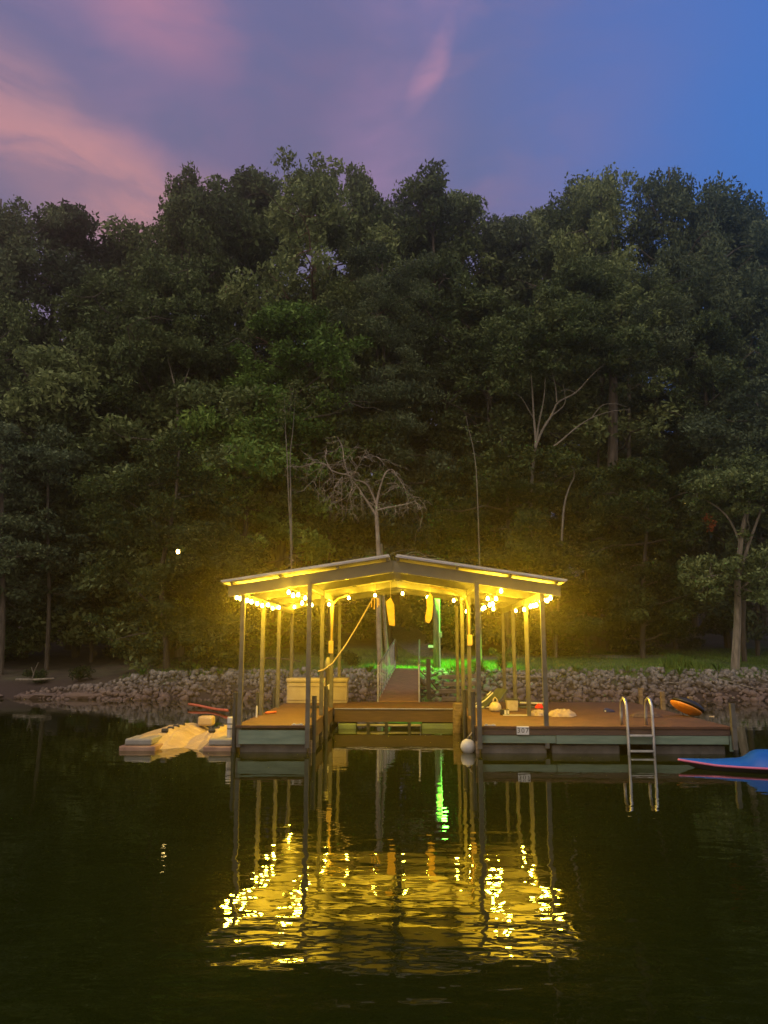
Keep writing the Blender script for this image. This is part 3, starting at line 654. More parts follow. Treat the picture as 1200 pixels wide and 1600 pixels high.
# right-hand shore tree with a cluster of dead leaves
rt_ = own_tree('shore_tree', 'pale-trunked small tree on the right shore with rust dead leaves hanging in it', 34.6,
    [([(1148, 1052), (1151, 1000), (1153, 950), (1152, 900), (1157, 850), (1163, 810), (1178, 760)], .20, .07), ([(1154, 900), (1170, 850), (1188, 800), (1200, 770)], .09, .03),
     ([(1157, 850), (1140, 810), (1118, 790), (1100, 780)], .06, .02), ([(1153, 930), (1130, 905), (1105, 900)], .05, .015), ([(1153, 925), (1180, 900), (1190, 890)], .05, .015)],
    [(1110, 770, 42, 0, 12), (1150, 760, 50, .5, 16), (1195, 755, 55, 0, 16), (1090, 770, 25, -.4, 6), (1170, 800, 36, 0, 8), (1225, 790, 50, 0, 10), (1110, 900, 38, 0, 12), (1150, 885, 42, .3, 12), (1180, 900, 40, 0, 12), (1100, 920, 22, 0, 5), (1200, 870, 35, .3, 8), (1160, 920, 28, 0, 6)],
    'leaf_oak', 'bark_pale', per=170, L=.105, seed=3)
rr = np.random.default_rng(9); c0 = at(1110, 816, 34.6); V, F = leaves(clump_pts([(c0 + (rr.normal() * .10, rr.normal() * .1, dz), .17) for dz in (.25, .12, -.02, -.16, -.3)], 900, rr, 1.1), .075, rr)
o = bpy.data.objects.new('dead_leaves', fast_mesh('dead_leaves', V - np.array(rt_['_o']), F, M['leaf_rust'])); scene.collection.objects.link(o); o.parent = rt_
own_tree('shore_tree', 'darker slim trunk standing behind the pale-trunked tree on the right', 38, [([(1163, 1030), (1160, 980), (1164, 920), (1166, 850), (1160, 760)], .13, .08)], [(1160, 760, 50, 0, 10), (1190, 700, 50, 1, 10)], 'leaf_dark', 'bark', seed=12)
# leafy tree leaning out over the rocks on the left
own_tree('leaning_tree', 'leafy tree overhanging the rock bank left of the dock', 36,
    [([(262, 1020), (255, 960), (250, 900), (262, 840), (275, 780), (280, 700)], .16, .05), ([(255, 960), (220, 930), (190, 900)], .06, .02), ([(250, 900), (300, 860), (340, 850)], .06, .02), ([(262, 840), (225, 800), (195, 780)], .05, .02), ([(258, 990, 35.5), (300, 985, 34.6), (350, 990, 34.2)], .05, .02), ([(258, 990, 35.5), (215, 990, 34.8), (180, 1000, 34.4)], .05, .02)],
    [(275, 710, 50, .5, 12), (230, 760, 55, 0, 14), (310, 770, 60, .3, 14), (200, 820, 50, -.3, 12), (275, 830, 60, -.3, 16), (345, 840, 52, 0, 12), (180, 890, 45, -.5, 9), (250, 900, 60, -.6, 14), (330, 915, 60, -.4, 14), (385, 900, 40, 0, 8), (195, 960, 42, -1, 9), (260, 970, 50, -1.2, 12), (330, 980, 48, -1.2, 12), (385, 985, 40, -1, 9), (180, 1005, 28, -1.6, 6), (300, 1020, 30, -1.9, 7), (350, 1022, 26, -1.9, 6), (415, 940, 30, .5, 5)],
    'leaf_under', 'bark', per=160, L=.095, seed=6, flat=.5)
# pale forked tree in front of the dark wood
own_tree('forked_tree', 'tree with a pale forked trunk and long bare limbs right of centre', 41.5,
    [([(836, 1010), (830, 900), (828, 800), (833, 720), (838, 690), (834, 655), (832, 615), (828, 560)], .14, .025), ([(836, 700), (848, 670), (862, 650), (870, 628), (900, 615), (925, 585), (955, 560), (985, 548)], .08, .014),
     ([(838, 712), (870, 695), (900, 668), (925, 652), (955, 642), (985, 640)], .06, .012), ([(838, 690), (842, 660), (850, 625), (852, 590)], .065, .02), ([(862, 650), (885, 632), (880, 600)], .04, .012), ([(900, 615), (888, 608), (872, 612)], .03, .01), ([(925, 652), (940, 632), (962, 630), (980, 636)], .03, .01), ([(870, 628), (868, 600), (858, 570)], .04, .012), ([(834, 655), (815, 620), (800, 612)], .03, .01)],
    [(830, 545, 50, 0, 12), (880, 520, 60, .5, 14), (940, 535, 55, 0, 13), (800, 590, 42, .3, 9), (985, 560, 40, 0, 8), (860, 480, 55, 1, 12), (915, 470, 50, 1, 10), (1000, 600, 35, .5, 6), (790, 540, 40, 1, 8), (870, 570, 30, -.5, 4)],
    'leaf_oak', 'bark_pale', per=130, L=.13, seed=8, flat=.5)
own_tree('forked_tree', 'tree with a small pale y-shaped fork in the left half of the wood', 42,
    [([(275, 1010), (283, 850), (279, 700), (277, 620), (270, 590), (262, 560)], .12, .03), ([(277, 620), (288, 598), (296, 575)], .06, .02)],
    [(262, 540, 45, 0, 10), (300, 550, 45, .5, 10), (230, 560, 40, .5, 8), (280, 500, 50, 1, 10)], 'leaf_oak', 'bark_pale', per=130, L=.13, seed=18)
# thin twin-stemmed sapling
own_tree('sapling', 'thin twin-stemmed sapling with sparse pale leaves left of the dead tree', 37,
    [([(458, 1030), (455, 850), (451, 780), (449, 720), (446, 670), (444, 620)], .045, .012), ([(456, 860), (454, 760), (453, 710), (458, 670), (462, 610)], .04, .01)],
    [(440, 640, 22, 0, 4), (455, 615, 30, 0, 6), (490, 605, 26, 0, 5), (475, 640, 24, 0, 4), (500, 590, 16, 0, 3), (445, 670, 16, 0, 2)], 'leaf_pale', 'bark_pale', per=110, L=.085, seed=14)
own_tree('sapling', 'thin leaning sapling with a few hanging pale leaves above the roof ridge', 38,
    [([(752, 1020), (750, 900), (745, 740), (740, 700), (732, 670), (728, 650)], .035, .01)], [(730, 672, 16, 0, 3), (745, 690, 14, 0, 2)], 'leaf_pale', 'bark_pale', per=50, L=.08, seed=15)
own_tree('bent_branch_tree', 'slim tree with a curved pale bare stem right of the forked trunk', 39.5,
    [([(868, 1015), (875, 900), (880, 800), (884, 778), (890, 760), (898, 745), (896, 730), (885, 722)], .07, .015)], [(870, 745, 26, 0, 4), (905, 735, 24, 0, 4)], 'leaf_under', 'bark_pale', per=120, L=.09, seed=16)
for px, py, Y, rad, top, lab in [(3, 1030, 36.5, .14, 700, 'thick trunk at the extreme left edge of the shore'), (75, 1012, 38, .11, 720, 'slim trunk on the left shore behind the driftwood'), (958, 1008, 43, .42, 560, 'stout dark trunk on the lawn right of the dock roof'),
                            (935, 1010, 45, .12, 640, 'thin dark trunk left of the stout one on the lawn'), (983, 1000, 45.5, .18, 520, 'straight grey trunk seen between crowns right of the forked tree'), (590, 1000, 46, .13, 420, 'straight trunk seen above the dead tree through the foliage'),
                            (1182, 1000, 42, .12, 620, 'thin dark trunk near the right edge'), (145, 990, 41, .10, 700, 'thin dark trunk in the shadow of the left wood')]:
    own_tree('tree_trunk', lab, Y, [([(px, py), (px + 2, (py * 2 + top) / 3), (px - 1, (py + top * 2) / 3), (px + 1, top)], rad, rad * .55)], [(px, top, 45, 0, 7)] + ([(px + dx, yy, 42, dz, 9) for dx, yy, dz in ((0, 925, 0), (-20, 880, .5), (25, 870, -.5), (0, 820, 0), (-25, 770, 0), (20, 740, .4))] if px < 200 else []), 'leaf_dark', 'bark_pale' if 'grey' in lab else 'bark', seed=px)

# far wood seen between the trunks, one mass
rw = np.random.default_rng(31); cl = []
for k in range(2600):
    x = rw.uniform(-60, 60); y = rw.uniform(70, 84); cl.append((np.array([x, y, float(ground(x, y)) + rw.uniform(0, 1) ** 1.1 * (12.5 + 2.5 * math.sin(x * .31) + 1.5 * math.sin(x * .9))]), rw.uniform(.9, 1.7)))
V, F = leaves(clump_pts(cl, 80, rw), .26, rw); o = bpy.data.objects.new('distant_wood', fast_mesh('distant_wood', V, F, M['leaf_dark'])); scene.collection.objects.link(o)
tag(o, 'dark far wood closing the view between the tree trunks', 'wood', kind='stuff')

# bare dead tree
def dead_tree():
    Y = 34.6; r = np.random.default_rng(77)
    L = [([(594, 1040), (592, 980), (591, 930), (592, 870), (590, 835), (588, 800)], .125, .085), ([(588, 800), (590, 775), (598, 748), (604, 736), (611, 733), (617, 737), (618, 744)], .05, .02),
         ([(611, 736), (622, 745), (631, 760), (637, 776), (638, 784)], .02, .01), ([(590, 797), (612, 792), (635, 788), (648, 783)], .045, .022), ([(648, 783), (656, 790), (661, 805), (658, 818)], .022, .009),
         ([(588, 806), (578, 790), (570, 778), (562, 770)], .06, .035), ([(590, 794), (583, 775), (576, 760), (568, 753), (555, 750)], .045, .035), ([(570, 778), (560, 762), (550, 750)], .035, .02), ([(555, 750), (545, 742), (530, 740), (518, 735)], .035, .025),
         ([(518, 735), (507, 724), (492, 722), (478, 728), (462, 730), (448, 728)], .025, .008), ([(550, 748), (558, 732, 34.2), (566, 716, 33.8), (574, 700, 33.5)], .025, .01), ([(545, 742), (537, 722, 35), (536, 700, 35.3), (528, 684, 35.5)], .025, .01),
         ([(518, 735), (508, 718, 35), (510, 700, 35.4)], .02, .008), ([(535, 745), (533, 770), (535, 802)], .02, .008), ([(552, 752), (546, 775), (552, 803)], .018, .007), ([(535, 745), (522, 760, 34), (520, 785, 34)], .016, .006),
         ([(604, 756), (618, 754), (626, 762)], .018, .008), ([(566, 716, 33.8), (585, 712), (598, 718)], .014, .006), ([(537, 722, 35), (550, 708), (562, 696)], .014, .006), ([(492, 722), (480, 712), (470, 704)], .014, .005), ([(507, 724), (496, 742), (488, 752)], .014, .005)]
    b0 = np.array(limb_pts(L[0][0], Y)[0]); b0[2] = float(ground(b0[0], b0[1])) - .05
    t = thing('dead_tree', tuple(b0), 'bare dead tree with drooping tangled twigs rising behind the roof', 'dead tree'); mb = MB(); tw = MB(); cnt = 0
    for k, (pts, r0, r1) in enumerate(L):
        p = limb_pts(pts, Y); 
        if k == 0: p[0] = b0
        mb.tube(p, np.linspace(r0, r1, len(p)), 8)
        if k == 0: continue
        ln = np.linalg.norm(np.diff(p, axis=0), axis=1).sum()
        dens_ = 7.5 if k not in (1, 5) else 4
        for _ in range(int(ln * dens_)):
            s = p[r.integers(1, len(p))]; d = r.normal(size=3); d /= np.linalg.norm(d); d[2] = d[2] * .6 - .15; l = r.uniform(.25, .95)
            e = s + d * l; q = wander(s, e, 6, .16, r, sag=.35); tw.tube(q, np.linspace(.013, .006, 6), 4)
            for _ in range(2):
                s2 = q[r.integers(2, 6)]; d2 = d + r.normal(size=3) * .8; d2 /= np.linalg.norm(d2); tw.tube(wander(s2, s2 + d2 * l * .5, 4, .14, r, sag=.4), [.009, .007, .006, .004], 3)
    mb.tube(limb_pts([(606, 1040), (602, 985), (599, 940), (597, 900), (596, 850)], 34.9), np.linspace(.10, .05, 17), 8)
    mb.build('trunk', M['bark_dead'], t); tw.build('twigs', M['bark_dead'], t)
dead_tree()
# pile of arching bare branches behind the ridge
def brush_pile(name, lab, cx, cyy, Y, n, wpx, hpx, seed, m='bark_dead', th=.016):
    r = np.random.default_rng(seed); mb = MB()
    for k in range(n):
        a = at(cx + r.normal() * wpx * .15 - wpx * .35, cyy + r.uniform(0, 6), Y + r.normal() * .2); b = at(cx + wpx * r.uniform(.1, .6), cyy + hpx * r.uniform(-.2, .5), Y + r.normal() * .3)
        t = np.linspace(0, 1, 9)[:, None]; p = a + (b - a) * t; p[:, 2] += (np.sin(t[:, 0] * math.pi) * hpx * r.uniform(.3, 1.1)) * Y / FPX; p += r.normal(size=p.shape) * .02
        mb.tube(p, np.linspace(th, th * .35, 9), 5)
    return tag(mb.build(name, M[m]), lab, 'dead branches')
own_tree('bare_shrub', 'arching bare leafless shrub seen just above the roof ridge', 36.4,
    [([(683, 1030), (682, 960), (678, 905), (655, 893), (628, 884), (622, 876), (640, 863), (655, 862), (668, 872), (690, 880)], .04, .006), ([(678, 905), (655, 895), (652, 872), (675, 866), (705, 882)], .02, .005), ([(628, 900), (612, 880), (605, 868), (625, 860), (650, 858)], .02, .005),
     ([(645, 900), (660, 874), (690, 872), (715, 886)], .015, .005), ([(622, 878), (630, 866), (652, 868), (660, 885)], .012, .004), ([(645, 900), (635, 872), (650, 864), (680, 878)], .012, .004)], [], 'leaf_dark', 'bark_dead', seed=2)
# shrub by the right-hand posts
def shrub(px, py, Y, r_, h, lab, leaf='leaf_fresh', n=22, seed=1):
    r = np.random.default_rng(seed); c = at(px, py, Y); gz = float(ground(c[0], Y)); mb = MB(); cl = []
    t = thing('shrub', (c[0], Y, gz - .03), lab, 'shrub')
    for k in range(n):
        a = r.uniform(0, 6.28); q = np.array([c[0] + math.cos(a) * r_ * r.uniform(.1, 1), Y + math.sin(a) * r_ * .7 * r.uniform(.1, 1), gz + h * r.uniform(.25, 1)])
        mb.tube(wander(np.array([c[0], Y, gz - .03]), q, 5, .08, r), np.linspace(.012, .004, 5), 4); cl.append((q, r.uniform(.14, .26)))
    mb.build('stem', M['bark'], t); V, F = leaves(clump_pts(cl, 900, r), .06, r); o = bpy.data.objects.new('foliage', fast_mesh('foliage', V - np.array(t['_o']), F, M[leaf])); scene.collection.objects.link(o); o.parent = t
shrub(785, 1048, 34, .62, .95, 'bushy green shrub lit green behind the right-hand dock posts', seed=2)
shrub(747, 1050, 33.8, .35, .45, 'small leafy weed clump left of the bushy green shrub', seed=3)
shrub(548, 1032, 36.5, .5, .5, 'low shrub on the lawn behind the storage box', 'leaf_under', seed=4)
shrub(125, 1055, 34.2, .5, .6, 'low dark shrub above the left ledges', 'leaf_under', seed=5)
shrub(60, 1050, 34.6, .6, .5, 'spreading dark weeds left of the slim trunk on the left shore', 'leaf_under', seed=6)

# driftwood and fallen limbs
def log(name, pts, r0, r1, lab, m='bark_pale', cat='driftwood', twigs=()):
    mb = MB(); p = np.array([onz(x, y, z) if Y is None else at(x, y, Y) for x, y, z, Y in pts]); mb.tube(p, np.linspace(r0, r1, len(p)), 8)
    for q in twigs: pp = np.array([at(*a) for a in q]); mb.tube(pp, np.linspace(r1 * .9, r1 * .4, len(pp)), 6)
    return tag(mb.build(name, M[m]), lab, cat)
log('driftwood', [(25, 1062, 0, 33.2), (55, 1062, 0, 33.1), (85, 1060, 0, 33.1)], .06, .035, 'long bleached log lying on the left shore', twigs=[[(50, 1062, 33.1), (54, 1048, 33.1), (60, 1035, 33)], [(52, 1052, 33.1), (49, 1042, 33)]])
log('driftwood', [(1110, 1058, 0, 33.2), (1150, 1068, 0, 32.9), (1188, 1078, 0, 32.5)], .035, .015, 'thin bleached limb across the rocks below the right-hand tree', twigs=[[(1140, 1065, 33), (1165, 1064, 32.8), (1200, 1070, 32.6)]])
log('driftwood', [(1040, 1066, 0, 32.8), (1085, 1070, 0, 32.7)], .03, .015, 'short bleached stick on the rocks left of the thin bleached limb')
log('driftwood', [(770, 1056, 0, 33.3), (820, 1058, 0, 33.2), (850, 1058, 0, 33.1)], .06, .04, 'grey log along the top of the rocks behind the right posts')
log('fallen_limb', [(828, 1011, 0, 41), (860, 1013, 0, 41), (885, 1015, 0, 41)], .05, .03, 'pale fallen limb on the lawn right of the posts')
log('fallen_limb', [(410, 1028, 0, 34.6), (450, 1030, 0, 34.4), (470, 1034, 0, 34.2)], .04, .02, 'brown fallen limb above the rocks behind the left posts', 'bark')

# ------------------------------------------------------------------ covered boat dock
YF, YB = 16.2, 23.1; ROWS = [16.2, 18.5, 20.8, 23.1]
RX, ZR = -0.34, 3.90
def zr(x): return ZR - .150 * abs(x - RX)
dock = thing('boat_dock', (RX, YF, 0), 'covered floating boat dock with a low gable metal roof, rust brown decks and green boards', 'boat dock')
def part(name, mb, m, par=None, **k): return mb.build(name, M[m], par or dock, **k)
for (x0, x1, y0, y1) in ((-3.57, -2.03, 16.12, 23.2), (1.33, 6.44, 16.12, 23.2), (-2.03, 1.33, 20.9, 23.2)):
    part('deck', MB().box(x0 + .002, x1 - .002, y0, y1, .485, .54), 'deck', bevel=.008)
# front boards
part('fascia_board', MB().box(1.37, 6.40, 16.14, 16.19, .365, .482), 'brown_board', bevel=.004)
part('fascia_board', MB().box(1.42, 2.93, 16.15, 16.20, .205, .355), 'green_board', bevel=.004)
part('fascia_board', MB().box(2.94, 6.36, 16.13, 16.18, .195, .358), 'green_board', bevel=.004)
part('fascia_board', MB().box(-3.50, -2.06, 16.14, 16.19, .165, .44), 'green_board', bevel=.004)
part('side_board', MB().box(-2.085, -2.035, 16.22, 20.85, .20, .475), 'brown_board'); part('side_board', MB().box(1.335, 1.385, 16.22, 20.85, .20, .475), 'brown_board')
part('side_board', MB().box(6.37, 6.42, 16.2, 23.1, .19, .478), 'brown_board'); part('side_board', MB().box(-3.56, -3.51, 16.2, 23.1, .19, .478), 'brown_board')
part('side_board', MB().box(6.38, 6.45, 16.15, 16.195, .06, .36), 'green_board')
part('cross_beam', MB().box(-2.0, 1.31, 20.93, 20.99, .17, .478), 'brown_board'); part('edge_strip', MB().box(-2.0, 1.31, 20.885, 20.897, .50, .525), 'silver')
part('frame', MB().box(-3.48, -2.1, 16.3, 16.36, .28, .48).box(1.42, 6.34, 16.3, 16.36, .28, .48).box(1.42, 6.3, 19.5, 19.56, .2, .48).box(-3.48, -2.1, 19.5, 19.56, .2, .48), 'dark_wood')
for x0, x1 in ((-3.49, -2.10), (1.44, 2.76), (2.86, 4.22), (4.93, 6.32)):
    for y0, y1 in ((16.24, 18.3), (18.9, 20.7), (21.2, 23.1)):
        part('float', MB().box(x0, x1, y0, y1, -.3, .16), 'float', bevel=.03)
part('float', MB().box(-1.9, -1.42, 20.9, 21.5, -.25, .13), 'green_board', bevel=.03); part('float', MB().box(.3, 1.2, 20.95, 21.8, -.25, .14), 'green_board', bevel=.03)
part('pipe', MB().tube([(-1.40, 20.87, .09), (-.4, 20.86, .085), (.28, 20.87, .09)], .035, 10), 'grey_plastic', smooth=True)
for x in (-1.1, -.02, -.62): part('bracket', MB().box(x - .04, x + .04, 20.80, 20.92, .0, .17), 'black')
# posts
def post(x, y, z1, m='post'):
    return part('post', MB().box(x - .045, x + .045, y - .045, y + .045, .1, z1), m, bevel=.006)
posts = {}
for j, x in enumerate((-3.50, -2.08, 1.40, 2.76)):
    for i, y in enumerate(ROWS): posts[(j, i)] = post(x, y + (0 if i else -.13 if j in (1, 2) else -.0), zr(x) - .19)
# dark guide poles beside the posts
for x, y, z in ((-3.62, 16.30, 1.18), (-3.60, 18.6, 1.05), (-3.60, 20.9, 1.05), (-1.975, 16.28, 1.12), (-1.98, 18.6, 1.2), (1.30, 16.36, 1.20), (1.28, 18.6, 1.12)):
    part('guide_pole', MB().tube([(x, y, -.6), (x, y, z)], .05, 12), 'dark_steel')
for x in (-2.12, 1.36): part('guide_pole', MB().tube([(x + .09 if x < 0 else x, 16.16, -.5), (x + .09 if x < 0 else x, 16.16, .24)], .042, 10), 'timber')
for px in (1003, 1037, 1080):
    p = onx(px, 1108, 6.52); part('edge_post', MB().box(6.46, 6.56, p[1] - .05, p[1] + .05, -.4, .98), 'timber', bevel=.006)
part('edge_post', MB().box(6.40, 6.49, 16.02, 16.11, .1, .99), 'post', bevel=.006); part('guide_pole', MB().tube([(6.58, 16.4, -.5), (6.58, 16.4, .98)], .055, 12), 'dark_steel')
# front fascia of the gable, rafters and purlins
def gable(y0, y1, h, drop, m, name, ov=0):
    for sx, xe in ((-1, -3.80 + ov), (1, 3.13 - ov)):
        mb = MB(); v = []
        for x in (RX, xe):
            for y in (y0, y1):
                for z in (zr(x) - drop - h, zr(x) - drop): v.append((x + (0 if x != RX else sx * .002), y, z))
        mb.add(v, [(0, 1, 3, 2), (4, 6, 7, 5), (0, 4, 5, 1), (2, 3, 7, 6), (0, 2, 6, 4), (1, 5, 7, 3)]); part(name, mb, m, bevel=.004)
gable(16.08, 16.14, .235, 0, 'fascia', 'gable_fascia')
for y in ROWS: gable(y - .02 + (.02 if y > 17 else .02), y + .05, .17, .015, 'steel', 'rafter', .06)
for x in (-3.72, -2.7, -1.5, -.45, -.23, 1.0, 2.1, 3.05):
    part('purlin', MB().beam((x, 16.0, zr(x) + .030), (x, 23.45, zr(x) + .030), .06, .055), 'steel')
for x in (-3.50, 2.76): part('eave_beam', MB().box(x - .03, x + .03, 16.32, 23.05, zr(x) - .33, zr(x) - .205), 'steel')
for x in (-2.08, 1.40): part('eave_beam', MB().box(x - .03, x + .03, 16.32, 23.05, zr(x) - .31, zr(x) - .20), 'steel')
for sx, xe in ((-1, -3.90), (1, 3.22)):
    yy = np.arange(15.92, 23.62, .03); prof = .012 * np.clip(np.cos((yy - 16) * 2 * math.pi / .28) * 2.2, -1, 1)
    rows = [[(x, y, zr(x) + .068 + b) for y, b in zip(yy, prof)] for x in np.linspace(RX + sx * .06, xe, 5)]
    if sx < 0: rows = rows[::-1]
    o = part('roof_sheet', MB().grid(rows), 'roof_sheet'); md = o.modifiers.new('thick', 'SOLIDIFY'); md.thickness = .012; md.offset = 1
    n = 3
    for k in range(n + 1):
        xx = RX + sx * .3 + (xe - RX - sx * .35) * k / n; part('roof_screw', MB().lathe((xx, 15.96, zr(xx) + .055), [(.012, 0), (.014, .02), (.006, .035)], 8), 'dark_steel')
    part('roof_trim', MB().beam((RX + sx * .08, 15.90, zr(RX) + .098), (xe + sx * .02, 15.90, zr(xe) + .098), .025, .035), 'white_plastic')
# swim ladder
lad = part('ladder', MB().tube([(4.37, 16.035, .375), (4.81, 16.035, .375)], .012, 6), 'silver')
for x in (4.34, 4.84):
    pts = [(x, 16.02, -.7), (x, 16.02, .2), (x, 16.02, .75), (x, 16.04, .95), (x, 16.12, 1.06), (x, 16.24, 1.09), (x, 16.36, 1.04), (x, 16.43, .92), (x, 16.45, .72), (x, 16.45, .545)]
    part('ladder_rail', MB().tube(pts, .03, 12), 'silver', lad, smooth=True)
for z in (.375, .075, -.25): part('rung', MB().box(4.365, 4.815, 15.98, 16.09, z - .02, z + .02), 'silver', lad, bevel=.008)
# slip number plate
pc = at(817, 1141.5, 16.12)
pl = part('number_plate', MB().box(pc[0] - .125, pc[0] + .125, 16.112, 16.132, pc[2] - .085, pc[2] + .085), 'grey_white', bevel=.012)
def text_mesh(txt, size, loc, m, par, name='lettering'):
    c = bpy.data.curves.new('t', 'FONT'); c.body = txt; c.size = size; c.align_x = 'CENTER'; c.align_y = 'CENTER'; c.extrude = .002; c.space_character = 1.25
    o = bpy.data.objects.new('t', c); scene.collection.objects.link(o); dg = bpy.context.evaluated_depsgraph_get()
    me = bpy.data.meshes.new_from_object(o.evaluated_get(dg)); bpy.data.objects.remove(o); me.name = name; me.materials.clear(); me.materials.append(M[m])
    q = bpy.data.objects.new(name, me); scene.collection.objects.link(q); q.parent = par; org = dock['_o']
    q.location = (loc[0] - org[0], loc[1] - org[1], loc[2] - org[2]); q.rotation_euler = (R(90), 0, 0); return q
text_mesh('307', .135, (pc[0], 16.108, pc[2]), 'dark_steel', pl)
for px, x in ((462, -2.30), (760, 1.62)): part('cleat', MB().box(x - .12, x + .12, 16.17, 16.21, .541, .56).box(x - .09, x - .05, 16.17, 16.21, .56, .575).box(x + .05, x + .09, 16.17, 16.21, .56, .575), 'white_plastic')
# outlet box and conduit on the third inner post
part('outlet_box', MB().box(-2.15, -2.03, 20.66, 20.75, 1.95, 2.28), 'lamp_yellow_plastic', bevel=.01); part('conduit', MB().tube([(-2.08, 20.72, 2.28), (-2.06, 20.71, 2.9), (-2.04, 20.7, 3.25), (-1.9, 20.72, 3.42), (-1.6, 20.74, 3.5)], .025, 8), 'lamp_yellow_plastic', smooth=True)
part('outlet_box', MB().box(1.36, 1.47, 18.36, 18.45, 2.15, 2.4), 'lamp_yellow_plastic', bevel=.01); part('conduit', MB().tube([(1.40, 18.41, 2.4), (1.39, 18.41, 3.0), (1.33, 18.41, 3.25), (1.05, 18.43, 3.42), (.5, 18.45, 3.55)], .022, 8), 'lamp_yellow_plastic', smooth=True)

# ------------------------------------------------------------------ lamp bulbs on strings
def bulb_mat():
    m = bpy.data.materials.new('glowing_bulb'); m.use_nodes = True; nt = m.node_tree; N = nt.nodes; L = nt.links; N.clear()
    e = N.new('ShaderNodeEmission'); e.inputs[0].default_value = (1, .70, .22, 1); e.inputs[1].default_value = 14
    t = N.new('ShaderNodeBsdfTransparent'); a = N.new('ShaderNodeAddShader'); L.new(e.outputs[0], a.inputs[0]); L.new(t.outputs[0], a.inputs[1])
    o = N.new('ShaderNodeOutputMaterial'); L.new(a.outputs[0], o.inputs[0]); m.cycles.emission_sampling = 'NONE'; return m
M['bulb'] = bulb_mat()
BULB_W = 46.0; BULB_C = (1.0, .60, .02)
pd = bpy.data.lights.new('bulb_light', 'POINT'); pd.energy = BULB_W; pd.color = BULB_C; pd.shadow_soft_size = .036
bulb_me = MB().lathe((0, 0, 0), [(.008, -.052), (.028, -.043), (.038, -.022), (.036, .0), (.024, .03), (.017, .045)], 12).data('bulb', M['bulb'], smooth=True)
sock_me = MB().lathe((0, 0, 0), [(.018, .046), (.02, .05), (.018, .09), (.008, .10)], 10).data('socket', M['black'])
def light_string(label, pts, ends=()):
    pts = [np.array(p) for p in pts]; org = tuple(pts[0]); t = thing('light_string', org, label, 'string lights', 'strings of round bulbs under the dock roof')
    cab = [np.array(e) for e in ends[:1]] + [p + (0, 0, .11) for p in pts] + [np.array(e) for e in ends[1:]]
    q = []
    for a, b in zip(cab[:-1], cab[1:]):
        for s in np.linspace(0, 1, 6)[:-1]: c = a + (b - a) * s; c[2] -= .12 * np.linalg.norm(b - a) * s * (1 - s); q.append(c)
    q.append(cab[-1]); MB().tube(q, .008, 5).build('cable', M['black'], t)
    for p in pts:
        b = bpy.data.objects.new('bulb', bulb_me); scene.collection.objects.link(b); b.parent = t; b.location = tuple(p - np.array(org))
        s = bpy.data.objects.new('socket', sock_me); scene.collection.objects.link(s); s.parent = b
        l = bpy.data.objects.new('bulb_light', pd); scene.collection.objects.link(l); l.parent = t; l.location = tuple(p - np.array(org)); l.location[2] -= .012
def line(x, px): return [onx(a, b, x) for a, b in px]
light_string('row of glowing bulbs along the left eave of the dock roof', [at(370, 933, 16.4), at(376, 935, 16.6)] + line(-3.44, [(386, 938), (393, 940), (402, 943), (410, 946), (419, 945), (426, 950), (436, 949), (460, 948)]))
light_string('bulbs looping back over the inner side of the left deck', [at(451, 925, 16.5)] + line(-2.42, [(458, 930), (466, 929), (472, 942)]) + [at(477, 934, 17.5), at(482, 944, 18.6), at(487, 945, 18.9)])
light_string('bulbs strung straight across the back of the boat slip', [at(505, 947, 20.6), at(514, 944, 20.6), at(545, 934, 20.6), at(586, 930, 20.6), at(629, 927, 20.6), at(668, 933, 20.6), at(709, 938, 20.6), at(729, 955, 20.2)])
light_string('bunch of bulbs over the right deck beside the slip post', [at(783, 923, 16.5)] + [at(775, 935, 16.7), at(762, 935, 17.2), at(770, 943, 17.8), at(765, 945, 18.3), at(771, 951, 18.8), at(757, 949, 18.6), at(754, 951, 18.9)])
light_string('row of glowing bulbs along the right eave of the dock roof', [at(860, 934, 16.35), at(855, 938, 16.5), at(849, 937, 16.7), at(845, 939, 16.9)] + line(2.70, [(838, 945), (834, 946), (829, 947), (819, 952)]) + [at(806, 954, 21.2)])
tag(MB().tube([at(583, 934, 18.4), at(560, 975, 18.4), at(540, 1008, 18.4), at(520, 1036, 18.4), at(505, 1047, 18.4), at(497, 1049, 18.4)], .016, 7).build('rope', M['rope'], smooth=True), 'pale rope slanting from the roof down to the left slip post', 'rope')
# hanging things
def hanging(px, pts_px, Y, th, label, m='lamp_yellow_plastic', name='hanging_bumper'):
    P_ = [at(x, y, Y) for x, y in pts_px]; n = len(P_); v = [p - (0, th / 2, 0) for p in P_] + [p + (0, th / 2, 0) for p in P_]
    f = [tuple(range(n)), tuple(range(n, 2 * n))[::-1]] + [(i, (i + 1) % n + 0, (i + 1) % n + n, i + n) for i in range(n)]
    t = thing(name, tuple(P_[0]), label, 'dock bumper'); MB().add(v, f).build('foam', M[m], t, bevel=.015); top = at(px, 895, Y); MB().tube([P_[0] - (0, 0, .02), (P_[0][0], Y, zr(P_[0][0]) - .1)], .006, 5).build('cord', M['rope'], t)
hanging(612, [(610, 935), (604, 941), (606, 958), (609, 976), (616, 977), (615, 945)], 19.7, .05, 'long flat pale bumper, tinted lamp yellow, hanging left of the middle of the slip')
hanging(671, [(672, 928), (667, 936), (668, 950), (665, 964), (666, 971), (670, 973), (674, 966), (676, 945), (675, 932)], 20.2, .05, 'long ragged pale bumper, tinted lamp yellow, hanging right of the middle of the slip')
hc = at(586, 937, 20.3); mb = MB(); r2 = np.random.default_rng(4)
